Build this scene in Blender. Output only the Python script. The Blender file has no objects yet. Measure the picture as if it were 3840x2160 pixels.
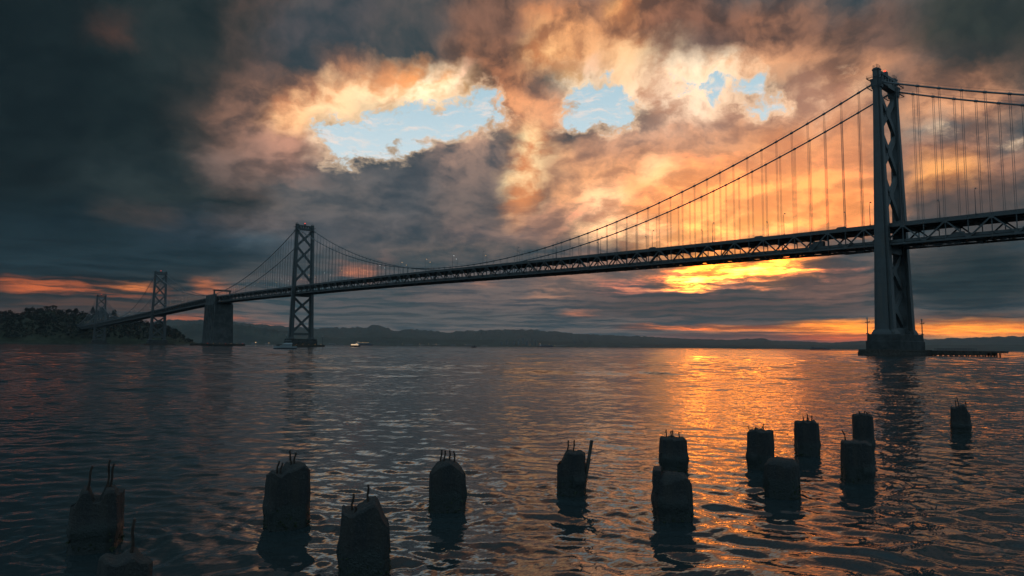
import bpy, bmesh, math, random
import numpy as np
from mathutils import Vector, Matrix, noise as mnoise

# ------------------------------------------------------------------ scene, camera
# World frame: +X runs along the bridge towards the island (first tower at X=0), +Y is the
# shore/camera side of the deck, Z up, water at Z=0.
SC = bpy.context.scene
COL = SC.collection
CAM = np.array([-128.26, 349.91, 2.7215])
YAW, PITCH, ROLL, FPX = 0.7026, 0.0865, 0.0086, 2528.1     # FPX: focal length in pixels of a 3840 wide frame
_F = np.array([math.cos(YAW)*math.cos(PITCH), -math.sin(YAW)*math.cos(PITCH), math.sin(PITCH)])
_R0 = np.cross(_F, [0, 0, 1]); _R0 /= np.linalg.norm(_R0)
_U0 = np.cross(_R0, _F)
_R = math.cos(ROLL)*_R0 + math.sin(ROLL)*_U0
_U = -math.sin(ROLL)*_R0 + math.cos(ROLL)*_U0
camd = bpy.data.cameras.new('camera')
cam = bpy.data.objects.new('camera', camd); COL.objects.link(cam)
camd.sensor_fit = 'HORIZONTAL'; camd.sensor_width = 36.0
camd.lens = 36.0*FPX/3840.0
camd.clip_start = 0.1; camd.clip_end = 80000
cam.matrix_world = Matrix(((_R[0], _U[0], -_F[0], CAM[0]), (_R[1], _U[1], -_F[1], CAM[1]), (_R[2], _U[2], -_F[2], CAM[2]), (0, 0, 0, 1)))
SC.camera = cam
SC.render.resolution_x = 1024; SC.render.resolution_y = 576
SC.view_settings.view_transform = 'Standard'; SC.view_settings.look = 'None'
SC.view_settings.exposure = 0.0; SC.view_settings.gamma = 1.0
SC.view_settings.use_curve_mapping = False

def ray(x, y):
    """surveyed direction of a photograph point (2576 wide)"""
    k = 3840/2576
    d = _F*FPX + _R*(x*k-1920) + _U*(1080-y*k)
    return d/np.linalg.norm(d)

def on_water(x, y):
    d = ray(x, y); return CAM + d*((0-CAM[2])/d[2])

def lin(c):
    c = np.asarray(c, float)/255.0
    return np.where(c <= 0.04045, c/12.92, ((c+0.055)/1.055)**2.4)

# ------------------------------------------------------------------ sky
# Survey of the morning sky: colours of cloud in shade and of cloud that catches the light, by azimuth and
# elevation.  Each entry: photo x, y, half width, half height, tilt, shade colour, lit colour, weight
SKY = [
 # far left, dark deck
 (1288, 350, 9000, 9000, 0, (62, 70, 78), (112, 103, 99), 1),
 (60, 330, 640, 520, 0, (23, 32, 37), (31, 40, 44), 1),
 (300, 200, 400, 330, 0, (26, 35, 40), (38, 45, 49), .9),
 (420, 330, 210, 300, 0, (28, 37, 42), (42, 49, 52), .85),
 (470, 60, 220, 150, 0, (38, 47, 51), (58, 60, 62), .85),
 (560, 300, 130, 150, 0, (50, 55, 58), (82, 75, 72), .7),
 (430, 450, 260, 70, 0, (40, 49, 54), (64, 66, 68), .75),
 (650, 60, 90, 150, 0, (66, 62, 62), (104, 86, 80), .8),
 (900, 100, 250, 130, 0, (58, 67, 75), (86, 86, 90), .95),
 (1040, 90, 120, 110, 0, (66, 72, 78), (100, 94, 92), .8),
 (960, 190, 260, 36, -8, (125, 98, 88), (196, 142, 106), .95),
 (640, 300, 100, 120, 0, (92, 80, 77), (150, 116, 100), .9),
 (730, 385, 105, 60, 0, (142, 112, 100), (200, 152, 130), .9),
 (610, 410, 110, 60, 0, (96, 86, 84), (138, 117, 109), .7),
 (740, 285, 70, 50, -15, (205, 145, 108), (255, 205, 155), .95),
 (860, 250, 95, 48, -14, (222, 156, 112), (255, 218, 172), .95),
 (980, 228, 100, 48, -12, (232, 165, 115), (255, 224, 180), .98),
 (1110, 205, 115, 54, -10, (238, 168, 112), (255, 236, 200), 1),
 (1190, 205, 50, 40, 0, (250, 205, 150), (255, 240, 210), .9),
 (800, 355, 24, 22, 0, (230, 190, 160), (255, 230, 200), .9),
 (284, 86, 50, 9, 12, (62, 52, 50), (160, 98, 74), .22),
 # brown column in the middle
 (1235, 70, 105, 150, 0, (88, 73, 68), (140, 106, 90), .95),
 (1195, 140, 60, 60, 0, (92, 76, 70), (150, 110, 88), .9),
 (1265, 200, 62, 70, 0, (98, 78, 70), (180, 124, 92), .9),
 (1330, 265, 85, 55, 0, (150, 110, 90), (235, 168, 122), .9),
 (1390, 290, 60, 50, 0, (180, 135, 112), (225, 165, 125), .9),
 # bright upper band
 (1400, 120, 85, 60, -20, (205, 140, 95), (255, 205, 148), .9),
 (1500, 100, 110, 50, 0, (170, 122, 92), (245, 180, 125), .8),
 (1470, 175, 90, 30, -5, (252, 205, 150), (255, 244, 222), 1),
 (1580, 165, 80, 42, 0, (225, 160, 112), (255, 214, 165), .9),
 (1700, 160, 110, 36, 0, (215, 152, 112), (255, 222, 180), .9),
 (1800, 165, 130, 26, -10, (235, 175, 128), (255, 236, 205), .95),
 (1960, 150, 120, 40, 0, (190, 138, 108), (240, 182, 138), .85),
 (1640, 45, 150, 60, 0, (112, 84, 72), (190, 132, 98), .9),
 (1400, 40, 80, 50, 0, (115, 88, 76), (215, 150, 105), .85),
 (1562, 42, 34, 30, 0, (215, 145, 98), (250, 190, 125), .9),
 (1800, 55, 180, 60, 0, (92, 74, 68), (138, 103, 88), .95),
 (2010, 80, 160, 70, 0, (100, 80, 73), (165, 120, 96), .9),
 (2200, 90, 170, 70, 0, (82, 73, 70), (128, 100, 88), .9),
 (2500, 60, 210, 115, 0, (46, 51, 54), (74, 70, 67), 1),
 (2540, 150, 170, 60, 0, (56, 58, 60), (90, 80, 75), .85),
 (2140, 170, 130, 35, 0, (140, 104, 86), (210, 155, 118), .85),
 (2380, 190, 160, 36, 0, (122, 94, 80), (178, 130, 102), .85),
 (2080, 225, 120, 28, 0, (205, 150, 120), (250, 200, 158), .8),
 (2420, 265, 170, 40, -8, (150, 110, 90), (225, 168, 128), .9),
 (2400, 330, 170, 26, 8, (112, 112, 112), (180, 158, 140), .8),
 (2420, 390, 170, 40, 0, (125, 96, 84), (185, 135, 108), .9),
 (2370, 425, 90, 24, -12, (190, 130, 88), (246, 178, 112), .95),
 (2440, 490, 170, 40, 0, (86, 78, 76), (122, 98, 88), .95),
 (2480, 550, 170, 40, 0, (62, 66, 70), (84, 80, 80), .95),
 # slate mass under the clear gap
 (1000, 470, 270, 85, 0, (68, 78, 86), (104, 104, 106), .95),
 (830, 500, 140, 70, 0, (74, 82, 88), (116, 110, 108), .85),
 (1180, 400, 110, 60, 0, (92, 92, 96), (165, 138, 124), .85),
 (1190, 345, 60, 20, -20, (105, 98, 98), (225, 180, 150), .7),
 (1080, 350, 40, 14, 0, (150, 140, 138), (240, 200, 170), .6),
 (1200, 500, 120, 70, 0, (82, 84, 88), (128, 114, 108), .85),
 # warm field to the right
 (1560, 395, 170, 60, -6, (150, 118, 102), (205, 155, 124), .95),
 (1800, 360, 200, 55, -10, (160, 122, 103), (210, 156, 122), .95),
 (2080, 330, 160, 60, -10, (176, 130, 105), (220, 160, 122), .95),
 (1650, 330, 180, 26, 0, (150, 128, 118), (225, 178, 148), .7),
 (1500, 470, 130, 50, -15, (185, 136, 106), (245, 182, 132), .9),
 (1720, 460, 220, 60, -15, (200, 142, 105), (238, 172, 122), .95),
 (1950, 440, 220, 80, -15, (220, 148, 104), (238, 168, 114), .95),
 (2120, 420, 80, 110, 0, (205, 140, 102), (228, 158, 112), .9),
 (1900, 530, 320, 90, -6, (232, 154, 98), (247, 176, 113), 1),
 (1820, 590, 220, 26, -6, (244, 168, 100), (252, 194, 122), .95),
 (2120, 540, 110, 50, 0, (222, 146, 92), (244, 166, 104), .95),
 (1490, 520, 90, 36, -10, (212, 155, 120), (255, 215, 170), .9),
 (1570, 580, 130, 26, -8, (205, 155, 120), (255, 220, 170), .85),
 (1655, 437, 42, 20, -20, (225, 165, 120), (255, 215, 165), .8),
 (1380, 555, 110, 45, -10, (140, 112, 100), (190, 145, 120), .85),
 (1240, 585, 120, 36, 0, (96, 92, 95), (138, 118, 110), .8),
 # ragged bright pillar
 (1345, 350, 36, 44, 10, (212, 140, 96), (255, 222, 170), 1),
 (1330, 415, 42, 40, 0, (208, 140, 98), (255, 222, 172), 1),
 (1305, 470, 40, 46, 8, (212, 144, 98), (255, 224, 174), 1),
 (1295, 520, 34, 24, 0, (205, 145, 105), (250, 190, 140), .8),
 (1400, 415, 46, 20, -35, (205, 148, 112), (250, 195, 145), .8),
 # low sky, left
 (420, 590, 460, 62, 0, (36, 50, 59), (56, 70, 80), .97),
 (120, 600, 260, 90, 0, (30, 42, 49), (42, 54, 61), .9),
 (700, 600, 150, 50, 0, (50, 68, 80), (84, 98, 106), .85),
 (900, 590, 200, 36, 0, (66, 76, 84), (104, 102, 104), .8),
 (300, 536, 250, 8, 1, (52, 54, 56), (92, 78, 72), .6),
 (640, 555, 130, 12, 4, (84, 80, 80), (120, 106, 102), .6),
 (300, 660, 400, 36, 0, (34, 47, 55), (48, 60, 68), .95),
 (170, 728, 225, 13, 4, (62, 56, 55), (228, 122, 68), .7),
 (330, 722, 50, 6, 5, (110, 76, 60), (250, 150, 82), .8),
 (520, 716, 26, 9, 0, (130, 84, 62), (245, 140, 78), .7),
 (540, 733, 60, 4, 5, (110, 74, 60), (215, 120, 70), .7),
 (160, 775, 300, 22, 0, (58, 52, 53), (92, 70, 62), .9),
 (480, 765, 120, 14, 0, (66, 60, 60), (96, 78, 70), .7),
 # low sky, middle
 (950, 730, 340, 90, 0, (62, 72, 79), (92, 92, 94), .95),
 (870, 692, 95, 9, -6, (92, 82, 82), (230, 142, 102), .6),
 (930, 672, 60, 10, -8, (110, 92, 86), (205, 135, 105), .6),
 (640, 785, 105, 5, 2, (84, 70, 66), (238, 138, 84), .65),
 (600, 806, 115, 5, 4, (100, 74, 64), (232, 124, 74), .65),
 (460, 806, 60, 8, 0, (130, 80, 60), (235, 125, 72), .8),
 (1240, 735, 200, 60, 0, (76, 80, 86), (118, 106, 102), .85),
 (1390, 745, 70, 13, -3, (112, 98, 92), (190, 142, 115), .7),
 (1210, 714, 30, 6, 0, (110, 96, 92), (195, 140, 112), .6),
 (1465, 790, 36, 5, 0, (120, 90, 80), (225, 140, 98), .8),
 (1080, 800, 300, 24, 0, (70, 78, 82), (98, 98, 98), .8),
 (1500, 690, 160, 40, -5, (108, 96, 92), (165, 128, 110), .85),
 (1600, 755, 160, 42, 0, (84, 80, 82), (112, 98, 94), .85),
 # low sky, right
 (1880, 770, 360, 44, 0, (72, 70, 73), (96, 84, 82), .97),
 (2080, 720, 130, 46, 0, (92, 80, 78), (130, 102, 92), .9),
 (2440, 700, 200, 90, 0, (38, 48, 54), (54, 60, 64), 1),
 (2350, 650, 70, 40, 0, (56, 62, 66), (82, 80, 80), .7),
 # horizon strip
 (1940, 826, 300, 9, 0, (160, 88, 50), (255, 158, 62), .9),
 (1700, 822, 130, 5, 0, (120, 84, 70), (240, 135, 72), .8),
 (2120, 826, 150, 18, 0, (205, 112, 46), (255, 172, 62), .98),
 (2470, 828, 240, 20, 0, (232, 128, 44), (255, 172, 66), 1),
 (2480, 800, 200, 8, 0, (66, 58, 56), (110, 76, 60), .7),
 (1960, 845, 280, 8, 0, (92, 66, 60), (150, 82, 58), .8),
 (2110, 852, 160, 8, 0, (175, 84, 40), (235, 112, 44), .9),
 (1760, 856, 300, 10, 0, (96, 68, 60), (130, 82, 64), .7),
]
SKY += [(1720, 245, 170, 60, 0, (196, 152, 126), (255, 226, 196), .95), (1950, 262, 150, 40, 0, (172, 132, 112), (244, 200, 166), .9)]
# places where the hidden sun burns through: x, y, half width, half height, tilt, gain of the lit cloud
GAIN = [
 (1850, 520, 390, 110, -5, .8), (1850, 696, 310, 28, -5, 5.5),
 (1800, 704, 130, 9, -5, 20.0), (1870, 688, 150, 13, -5, 10.), (1890, 680, 130, 24, -4, 2.6), (1760, 716, 60, 7, -4, 8.0), (1980, 672, 90, 18, 0, 1.4),
 (1820, 590, 190, 30, -6, .6),
 (1470, 178, 80, 24, 0, .5), (1120, 212, 90, 26, -8, .5), (2470, 828, 200, 16, 0, .9), (2120, 826, 150, 14, 0, .9), (1900, 826, 200, 8, 0, .8),
]
SKY += [
 (1850, 668, 190, 28, -4, (150, 94, 62), (255, 180, 88), 1),
 (1800, 703, 110, 11, -6, (160, 98, 56), (255, 208, 112), 1),
 (1960, 690, 90, 20, -8, (150, 105, 76), (250, 185, 105), .8),
 (1690, 690, 60, 22, 0, (150, 112, 92), (225, 155, 105), .7),
]
# clear gaps (outline in photo points) and how clear each is
GAPS = [
 ([(792, 318), (850, 300), (930, 292), (1000, 276), (1060, 262), (1130, 268), (1175, 245), (1222, 222), (1262, 262), (1272, 300), (1215, 335), (1150, 340), (1085, 352), (1010, 378), (950, 392), (880, 404), (832, 398), (806, 372)], .96),
 ([(1425, 205), (1480, 203), (1550, 200), (1588, 215), (1592, 262), (1600, 318), (1530, 322), (1470, 330), (1420, 322), (1408, 290), (1440, 250)], .88),
 ([(1630, 185), (1700, 200), (1790, 195), (1850, 172), (1900, 175), (1935, 205), (1990, 240), (2020, 275), (1960, 290), (1860, 285), (1780, 262), (1700, 232), (1625, 225)], .60),
 ([(2040, 262), (2110, 268), (2150, 290), (2090, 296), (2030, 290)], .45),
 ([(2128, 192), (2160, 188), (2168, 206), (2125, 208)], .5),
 ([(2300, 322), (2400, 312), (2520, 330), (2576, 340), (2576, 352), (2440, 345), (2320, 342)], .42),
]

AZ0, AZ1 = math.degrees(YAW)-46, math.degrees(YAW)+46
ELS = [-1, .25, .6, .95, 1.3, 1.65, 2.0, 2.35, 2.75, 3.2, 3.65, 4.1, 4.6, 5.2, 6.0, 7.0, 8.2, 9.6, 11.2, 12.8, 14.4, 16, 17.5, 19, 20.5, 22, 24, 25.6, 27.2, 29, 33]
NCOL = 92
def _grid():
    az = np.radians(np.linspace(AZ0, AZ1, NCOL))[None, :]
    el = np.radians(np.array(ELS))[:, None]
    d = np.stack([np.cos(el)*np.cos(az), -np.cos(el)*np.sin(az), np.sin(el)+0*az], -1)
    z = np.maximum(d@_F, .2); k = 2576/3840
    x = (1920+FPX*(d@_R)/z)*k; y = (1080-FPX*(d@_U)/z)*k
    return x, y
GX, GY = _grid()
def _dab(x, y, rx, ry, ang):
    a = math.radians(ang); dx, dy = GX-x, GY-y
    u = (dx*math.cos(a)+dy*math.sin(a))/rx; v = (-dx*math.sin(a)+dy*math.cos(a))/ry
    r = np.sqrt(u*u+v*v)
    t = np.clip((1.38-r)/.76, 0, 1)
    return t*t*(3-2*t)
SH = np.zeros(GX.shape+(4,)); LT = np.zeros(GX.shape+(4,))
def teal(c):
    c = np.array(c, float); return c*np.array([.90, 1.03, 1.02]) if c.max() < 80 else c
for (x, y, rx, ry, a, s, l, w) in SKY:
    s, l = teal(s), teal(l)
    m = (_dab(x, y, rx, ry, a)*w)[..., None]
    SH[..., :3] += (lin(s)-SH[..., :3])*m; LT[..., :3] += (lin(l)-LT[..., :3])*m
gn = np.zeros(GX.shape)
for (x, y, rx, ry, a, g) in GAIN: gn += g*_dab(x, y, rx, ry, a)
LT[..., 3] = np.clip(gn/20, 0, 1)
def _inside(poly):
    P = np.array(poly, float); n = len(P); ins = np.zeros(GX.shape, bool); dist = np.full(GX.shape, 1e9)
    for i in range(n):
        a, b = P[i], P[(i+1) % n]
        with np.errstate(divide='ignore', invalid='ignore'):
            c = ((a[1] > GY) != (b[1] > GY)) & (GX < (b[0]-a[0])*(GY-a[1])/(b[1]-a[1]+1e-9)+a[0])
        ins ^= c
        t = np.clip(((GX-a[0])*(b[0]-a[0])+(GY-a[1])*(b[1]-a[1]))/((b-a)@(b-a)), 0, 1)
        dist = np.minimum(dist, np.hypot(GX-a[0]-t*(b[0]-a[0]), GY-a[1]-t*(b[1]-a[1])))
    return np.where(ins, dist, -dist)
clear = np.zeros(GX.shape)
for poly, k in GAPS: clear = np.maximum(clear, np.clip(.5+(_inside(poly)+5)/80, 0, 1)*k)
SH[..., 3] = clear

world = bpy.data.worlds.new('World'); SC.world = world; world.use_nodes = True
NT = world.node_tree; NT.nodes.clear()
class G:
    """tiny helper around a node tree"""
    def __init__(s, nt): s.nt = nt
    def n(s, t, **kw):
        o = s.nt.nodes.new(t)
        for k, v in kw.items(): setattr(o, k, v)
        return o
    def link(s, a, b): s.nt.links.new(a, b)
    def put(s, sock, v):
        if isinstance(v, bpy.types.NodeSocket): s.link(v, sock)
        else: sock.default_value = v
    def m(s, op, a, b=None, c=None, clamp=False):
        o = s.n('ShaderNodeMath', operation=op, use_clamp=clamp)
        s.put(o.inputs[0], a)
        if b is not None: s.put(o.inputs[1], b)
        if c is not None: s.put(o.inputs[2], c)
        return o.outputs[0]
    def v(s, op, a, b=None):
        o = s.n('ShaderNodeVectorMath', operation=op); s.put(o.inputs[0], a)
        if b is not None:
            if op == 'SCALE': s.put(o.inputs[3], b)
            else: s.put(o.inputs[1], b)
        return o.outputs[0]
    def mix(s, f, a, b, kind='RGBA'):
        o = s.n('ShaderNodeMix', data_type=kind)
        i = {'RGBA': (6, 7, 2), 'FLOAT': (2, 3, 0), 'VECTOR': (4, 5, 1)}[kind]
        s.put(o.inputs[0], f); s.put(o.inputs[i[0]], a); s.put(o.inputs[i[1]], b)
        return o.outputs[i[2]]
    def noise(s, vec, scale, detail=5, rough=.55, dist=0., out=0, lac=2.0):
        o = s.n('ShaderNodeTexNoise'); s.put(o.inputs['Vector'], vec)
        o.inputs['Scale'].default_value = scale; o.inputs['Detail'].default_value = detail
        o.inputs['Roughness'].default_value = rough; o.inputs['Distortion'].default_value = dist
        o.inputs['Lacunarity'].default_value = lac
        return o.outputs[out]
    def comb(s, x, y, z=0.):
        o = s.n('ShaderNodeCombineXYZ'); s.put(o.inputs[0], x); s.put(o.inputs[1], y); s.put(o.inputs[2], z); return o.outputs[0]
    def smooth(s, v, a, b, c=0., d=1., typ='SMOOTHSTEP'):
        o = s.n('ShaderNodeMapRange', interpolation_type=typ)
        s.put(o.inputs[0], v); s.put(o.inputs[1], a); s.put(o.inputs[2], b); s.put(o.inputs[3], c); s.put(o.inputs[4], d)
        return o.outputs[0]
g = G(NT)
tc = g.n('ShaderNodeTexCoord'); sep = g.n('ShaderNodeSeparateXYZ'); g.link(tc.outputs['Generated'], sep.inputs[0])
dx, dy, dz = sep.outputs
az = g.m('DEGREES', g.m('ARCTAN2', g.m('MULTIPLY', dy, -1.), dx))
el = g.m('DEGREES', g.m('ARCSINE', dz))
ela = g.m('MAXIMUM', el, -1.5)
# cloud coordinates: degrees across, stretched out near the horizon where the deck is seen edge-on
cy_ = g.m('MULTIPLY', g.m('LOGARITHM', g.m('ADD', ela, 4.0), math.e), 30.0)
P0 = g.comb(az, cy_, 0.)
W1 = g.v('SUBTRACT', g.noise(P0, .10, 3, .5, out=1), (.5, .5, .5))
W2 = g.v('SUBTRACT', g.noise(P0, .42, 5, .6, out=1), (.5, .5, .5))
Wp = g.v('ADD', g.v('SCALE', W1, 4.5), g.v('SCALE', W2, 1.6))
P = g.v('ADD', P0, Wp)
ws = g.n('ShaderNodeSeparateXYZ'); g.link(g.v('ADD', g.v('SCALE', W1, 2.2), g.v('SCALE', W2, 2.7)), ws.inputs[0])
aw = g.m('ADD', az, ws.outputs[0])
ew = g.m('ADD', ela, g.m('MULTIPLY', ws.outputs[1], g.smooth(ela, 0., 16., .12, 1., 'LINEAR')))
# the survey, row by row
facs = []
step = (AZ1-AZ0)/(NCOL-1)
starts = [0, 30, 60]     # banks of 32 stops that overlap by two
for s in starts:
    a0 = AZ0+s*step; a1 = a0+31*step
    facs.append(g.smooth(aw, a0, a1, 0., 1., 'LINEAR'))
cuts = [AZ0+(30+.5)*step, AZ0+(60+.5)*step]
sel = [g.m('GREATER_THAN', aw, c) for c in cuts]
def row_group(k):
    """one elevation of the survey as a node group (kept small: building one big tree is slow)"""
    gt = bpy.data.node_groups.new('sky_row', 'ShaderNodeTree'); h = G(gt)
    for i in range(3): gt.interface.new_socket('fac%d' % i, in_out='INPUT', socket_type='NodeSocketFloat')
    for i in range(2): gt.interface.new_socket('sel%d' % i, in_out='INPUT', socket_type='NodeSocketFloat')
    for nme, ty in (('shade', 'Color'), ('clear', 'Float'), ('lit', 'Color'), ('gain', 'Float')):
        gt.interface.new_socket(nme, in_out='OUTPUT', socket_type='NodeSocket'+ty)
    gi = h.n('NodeGroupInput'); go = h.n('NodeGroupOutput')
    for q, A in enumerate((SH, LT)):
        c = al = None
        for b, s0 in enumerate(starts):
            r = h.n('ShaderNodeValToRGB'); e = r.color_ramp; e.interpolation = 'B_SPLINE'
            while len(e.elements) < 32: e.elements.new(.5)
            for i in range(32): e.elements[i].position = i/31
            for i in range(32): e.elements[i].color = tuple(float(t) for t in A[k, s0+i])
            h.link(gi.outputs[b], r.inputs[0])
            if c is None: c, al = r.outputs[0], r.outputs[1]
            else: c = h.mix(gi.outputs[2+b], c, r.outputs[0]); al = h.mix(gi.outputs[2+b], al, r.outputs[1], 'FLOAT')
        h.link(c, go.inputs[2*q]); h.link(al, go.inputs[2*q+1])
    return gt
shade = clr = litc = gain = None
for k in range(len(ELS)):
    o = g.n('ShaderNodeGroup'); o.node_tree = row_group(k)
    for i in range(3): g.link(facs[i], o.inputs[i])
    for i in range(2): g.link(sel[i], o.inputs[3+i])
    if k == 0: shade, clr, litc, gain = o.outputs[:4]
    else:
        f = g.smooth(ew, ELS[k-1], ELS[k], 0., 1., 'LINEAR')
        shade = g.mix(f, shade, o.outputs[0]); clr = g.mix(f, clr, o.outputs[1], 'FLOAT')
        litc = g.mix(f, litc, o.outputs[2]); gain = g.mix(f, gain, o.outputs[3], 'FLOAT')
# sky beyond the surveyed part: unseen, brightened to teal-grey as fill light on the dark silhouettes
daz = g.m('ABSOLUTE', g.m('SUBTRACT', az, math.degrees(YAW)))
out_f = g.m('MAXIMUM', g.smooth(daz, 46., 95.), g.smooth(ela, 32., 62.))
shade = g.mix(out_f, shade, tuple(lin((112, 142, 158)))+(1,))
litc = g.mix(out_f, litc, tuple(lin((138, 166, 180)))+(1,))
gain = g.m('MULTIPLY', gain, g.m('SUBTRACT', 1., out_f)); clr = g.m('MULTIPLY', clr, g.m('SUBTRACT', 1., out_f))
# billows: noise compared with itself a little nearer the sun gives lit and shaded sides
n1 = g.noise(P, .20, 8, .53); n2 = g.noise(g.v('ADD', P, (.6, -.8, 0.)), .20, 6, .53)
nb = g.noise(P, .95, 7, .66)
relief = g.m('ADD', g.m('MULTIPLY', g.m('SUBTRACT', n2, n1), 3.4), g.m('MULTIPLY', g.m('SUBTRACT', nb, .5), .55))
big = g.m('MULTIPLY', g.m('SUBTRACT', n1, .5), 1.6)
sl_ = g.n('ShaderNodeSeparateXYZ'); g.link(litc, sl_.inputs[0])
calm = g.smooth(sl_.outputs[0], .02, .40, .42, 1.)      # the dark deck is smooth, the lit towers are rugged
tmix = g.m('ADD', g.m('MULTIPLY', g.m('ADD', relief, big), calm), .52)
# thin streaks in the low sky
st = g.noise(g.v('MULTIPLY', P, (.40, 1.7, 1.)), .42, 7, .62)
lowf = g.smooth(ela, 3., 9., 1., 0.)
tmix = g.mix(g.m('MULTIPLY', lowf, .8), tmix, g.m('ADD', g.m('MULTIPLY', g.m('SUBTRACT', st, .5), 3.8), .50), 'FLOAT')
tm = g.smooth(tmix, .12, .86)
gk = g.m('MULTIPLY', g.m('MULTIPLY', gain, 20.), g.m('ADD', g.m('MULTIPLY', tm, .30), g.m('MULTIPLY', g.m('POWER', tm, 3.0), .70)))
tint = g.mix(g.smooth(gk, 1.2, 5.0), (1., .30, .12, 1), (1., .47, .15, 1))
gained = g.v('MULTIPLY', litc, g.v('ADD', g.v('SCALE', tint, gk), (1., 1., 1.)))
cloud = g.mix(tm, shade, gained)
# clear sky in the gaps, with shreds of cloud over it
sky = g.n('ShaderNodeTexSky', sky_type='NISHITA'); sky.sun_disc = False
_sd = ray(1803, 705)
SUN_EL = math.asin(_sd[2]); SUN_ROT = math.atan2(_sd[0], _sd[1])
sky.sun_elevation = SUN_EL; sky.sun_rotation = SUN_ROT; sky.altitude = 0; sky.dust_density = .6; sky.ozone_density = 3.
blue = g.mix(.85, g.v('SCALE', sky.outputs[0], .10), g.mix(g.smooth(ela, 12., 24.), tuple(lin((208, 219, 221)))+(1,), tuple(lin((172, 198, 208)))+(1,)))
wisp = g.m('MULTIPLY', g.smooth(g.noise(g.v('MULTIPLY', P, (.55, 1.5, 1.)), .9, 7, .62), .46, .74), .62)
blue = g.mix(wisp, blue, tuple(lin((238, 212, 196)))+(1,))
cn = g.m('MULTIPLY', g.m('SUBTRACT', g.noise(P, .50, 9, .62), .5), g.smooth(clr, .0, .30))
hole = g.smooth(g.m('ADD', clr, g.m('MULTIPLY', cn, 1.6)), .40, .64)
rim = g.m('MULTIPLY', g.smooth(g.m('ADD', clr, g.m('MULTIPLY', cn, 1.6)), .18, .46), .60)
cloud = g.mix(rim, cloud, g.mix(.55, gained, tuple(lin((255, 222, 184)))+(1,)))
gm = g.n('ShaderNodeGamma'); g.link(g.mix(hole, cloud, blue), gm.inputs[0]); gm.inputs[1].default_value = 1.16
final = g.v('SCALE', gm.outputs[0], 1.30)
bg = g.n('ShaderNodeBackground'); g.link(final, bg.inputs[0]); bg.inputs[1].default_value = 1.0
wo = g.n('ShaderNodeOutputWorld'); g.link(bg.outputs[0], wo.inputs[0])
world.cycles.sampling_method = 'MANUAL'; world.cycles.sample_map_resolution = 1024

# ------------------------------------------------------------------ dawn sun, behind thin cloud
sl = bpy.data.lights.new('sun', 'SUN'); sl.energy = 0.012; sl.angle = math.radians(12.0); sl.color = (1.0, .40, .09)
so = bpy.data.objects.new('sun', sl); COL.objects.link(so)
_sv = Vector((float(_sd[0]), float(_sd[1]), float(_sd[2])))
so.rotation_euler = _sv.to_track_quat('Z', 'Y').to_euler()
SC.cycles.use_denoising = True
SC.cycles.max_bounces = 6; SC.cycles.glossy_bounces = 3; SC.cycles.diffuse_bounces = 2; SC.cycles.volume_bounces = 0
SC.cycles.sample_clamp_indirect = 6.0; SC.cycles.caustics_reflective = False; SC.cycles.caustics_refractive = False

# ------------------------------------------------------------------ materials
MATS = {}
def mat(name, base, rough=.7, metal=0., var=.25, scale=.5, bump=0., spec=.5, emit=None, estr=1., second=None, detail=6):
    m = bpy.data.materials.new(name); m.use_nodes = True; h = G(m.node_tree)
    b = m.node_tree.nodes['Principled BSDF']
    tcn = h.n('ShaderNodeTexCoord').outputs['Object']
    nz = h.noise(tcn, scale, detail, .62)
    c0 = tuple(max(0, v*(1-var)) for v in base)+(1,); c1 = (tuple(second) if second else tuple(min(1, v*(1+var)) for v in base))+(1,)
    h.link(h.mix(h.smooth(nz, .34, .66), c0, c1), b.inputs['Base Color'])
    b.inputs['Roughness'].default_value = rough; b.inputs['Metallic'].default_value = metal
    b.inputs['Specular IOR Level'].default_value = spec
    if bump:
        bn = h.n('ShaderNodeBump'); bn.inputs['Strength'].default_value = .7; bn.inputs['Distance'].default_value = bump
        h.link(h.noise(tcn, scale*5, 7, .65), bn.inputs['Height']); h.link(bn.outputs[0], b.inputs['Normal'])
    if emit:
        b.inputs['Emission Color'].default_value = tuple(emit)+(1,); b.inputs['Emission Strength'].default_value = estr
    MATS[name] = m; return m
mat('steel_paint', (.076, .08, .08), .55, 0, .22, .35, .01)
mat('steel_dark', (.06, .065, .07), .6, 0, .25, .6)
mat('cable_grey', (.12, .125, .13), .55, 0, .15, 1.)
mat('concrete', (.062, .063, .062), .9, 0, .3, .12, .05, .3)
mat('pier_concrete', (.045, .046, .045), .9, 0, .35, .2, .08, .3)
mat('timber', (.06, .05, .042), .85, 0, .4, 1.2, .03, .3)
mat('asphalt', (.05, .05, .052), .9, 0, .2, 2.)
mat('wet_concrete', (.048, .048, .047), .78, 0, .3, 4., .03, .35, second=(.074, .066, .058))
mat('rust', (.035, .022, .016), .8, 0, .4, 20., .004, .3)
mat('weed', (.03, .04, .018), .8, 0, .5, 30., .01, .3)
mat('hill_ground', (.035, .042, .032), .95, 0, .35, .004, 0, .1)
mat('island_ground', (.035, .038, .024), .95, 0, .4, .03, 0, .1)
mat('foliage', (.013, .016, .013), .9, 0, .5, .12, 0, .1)
mat('bark', (.05, .038, .028), .9, 0, .3, 2.)
mat('hull_dark', (.03, .035, .05), .4, 0, .2, .3)
mat('white_paint', (.30, .30, .30), .45, 0, .08, .8)
mat('window_glass', (.02, .025, .03), .1, 0, .1, 1.)
mat('red_paint', (.30, .05, .04), .5, 0, .2, 1.)
mat('facade', (.10, .10, .10), .8, 0, .2, .05)
mat('container', (.16, .08, .05), .7, 0, .5, .08, 0, .3, second=(.06, .10, .14))
mat('lamp_warm', (.8, .5, .2), .5, emit=(1., .55, .22), estr=1.5)
mat('lamp_white', (.8, .8, .7), .5, emit=(.85, .95, 1.), estr=1.2)
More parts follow.
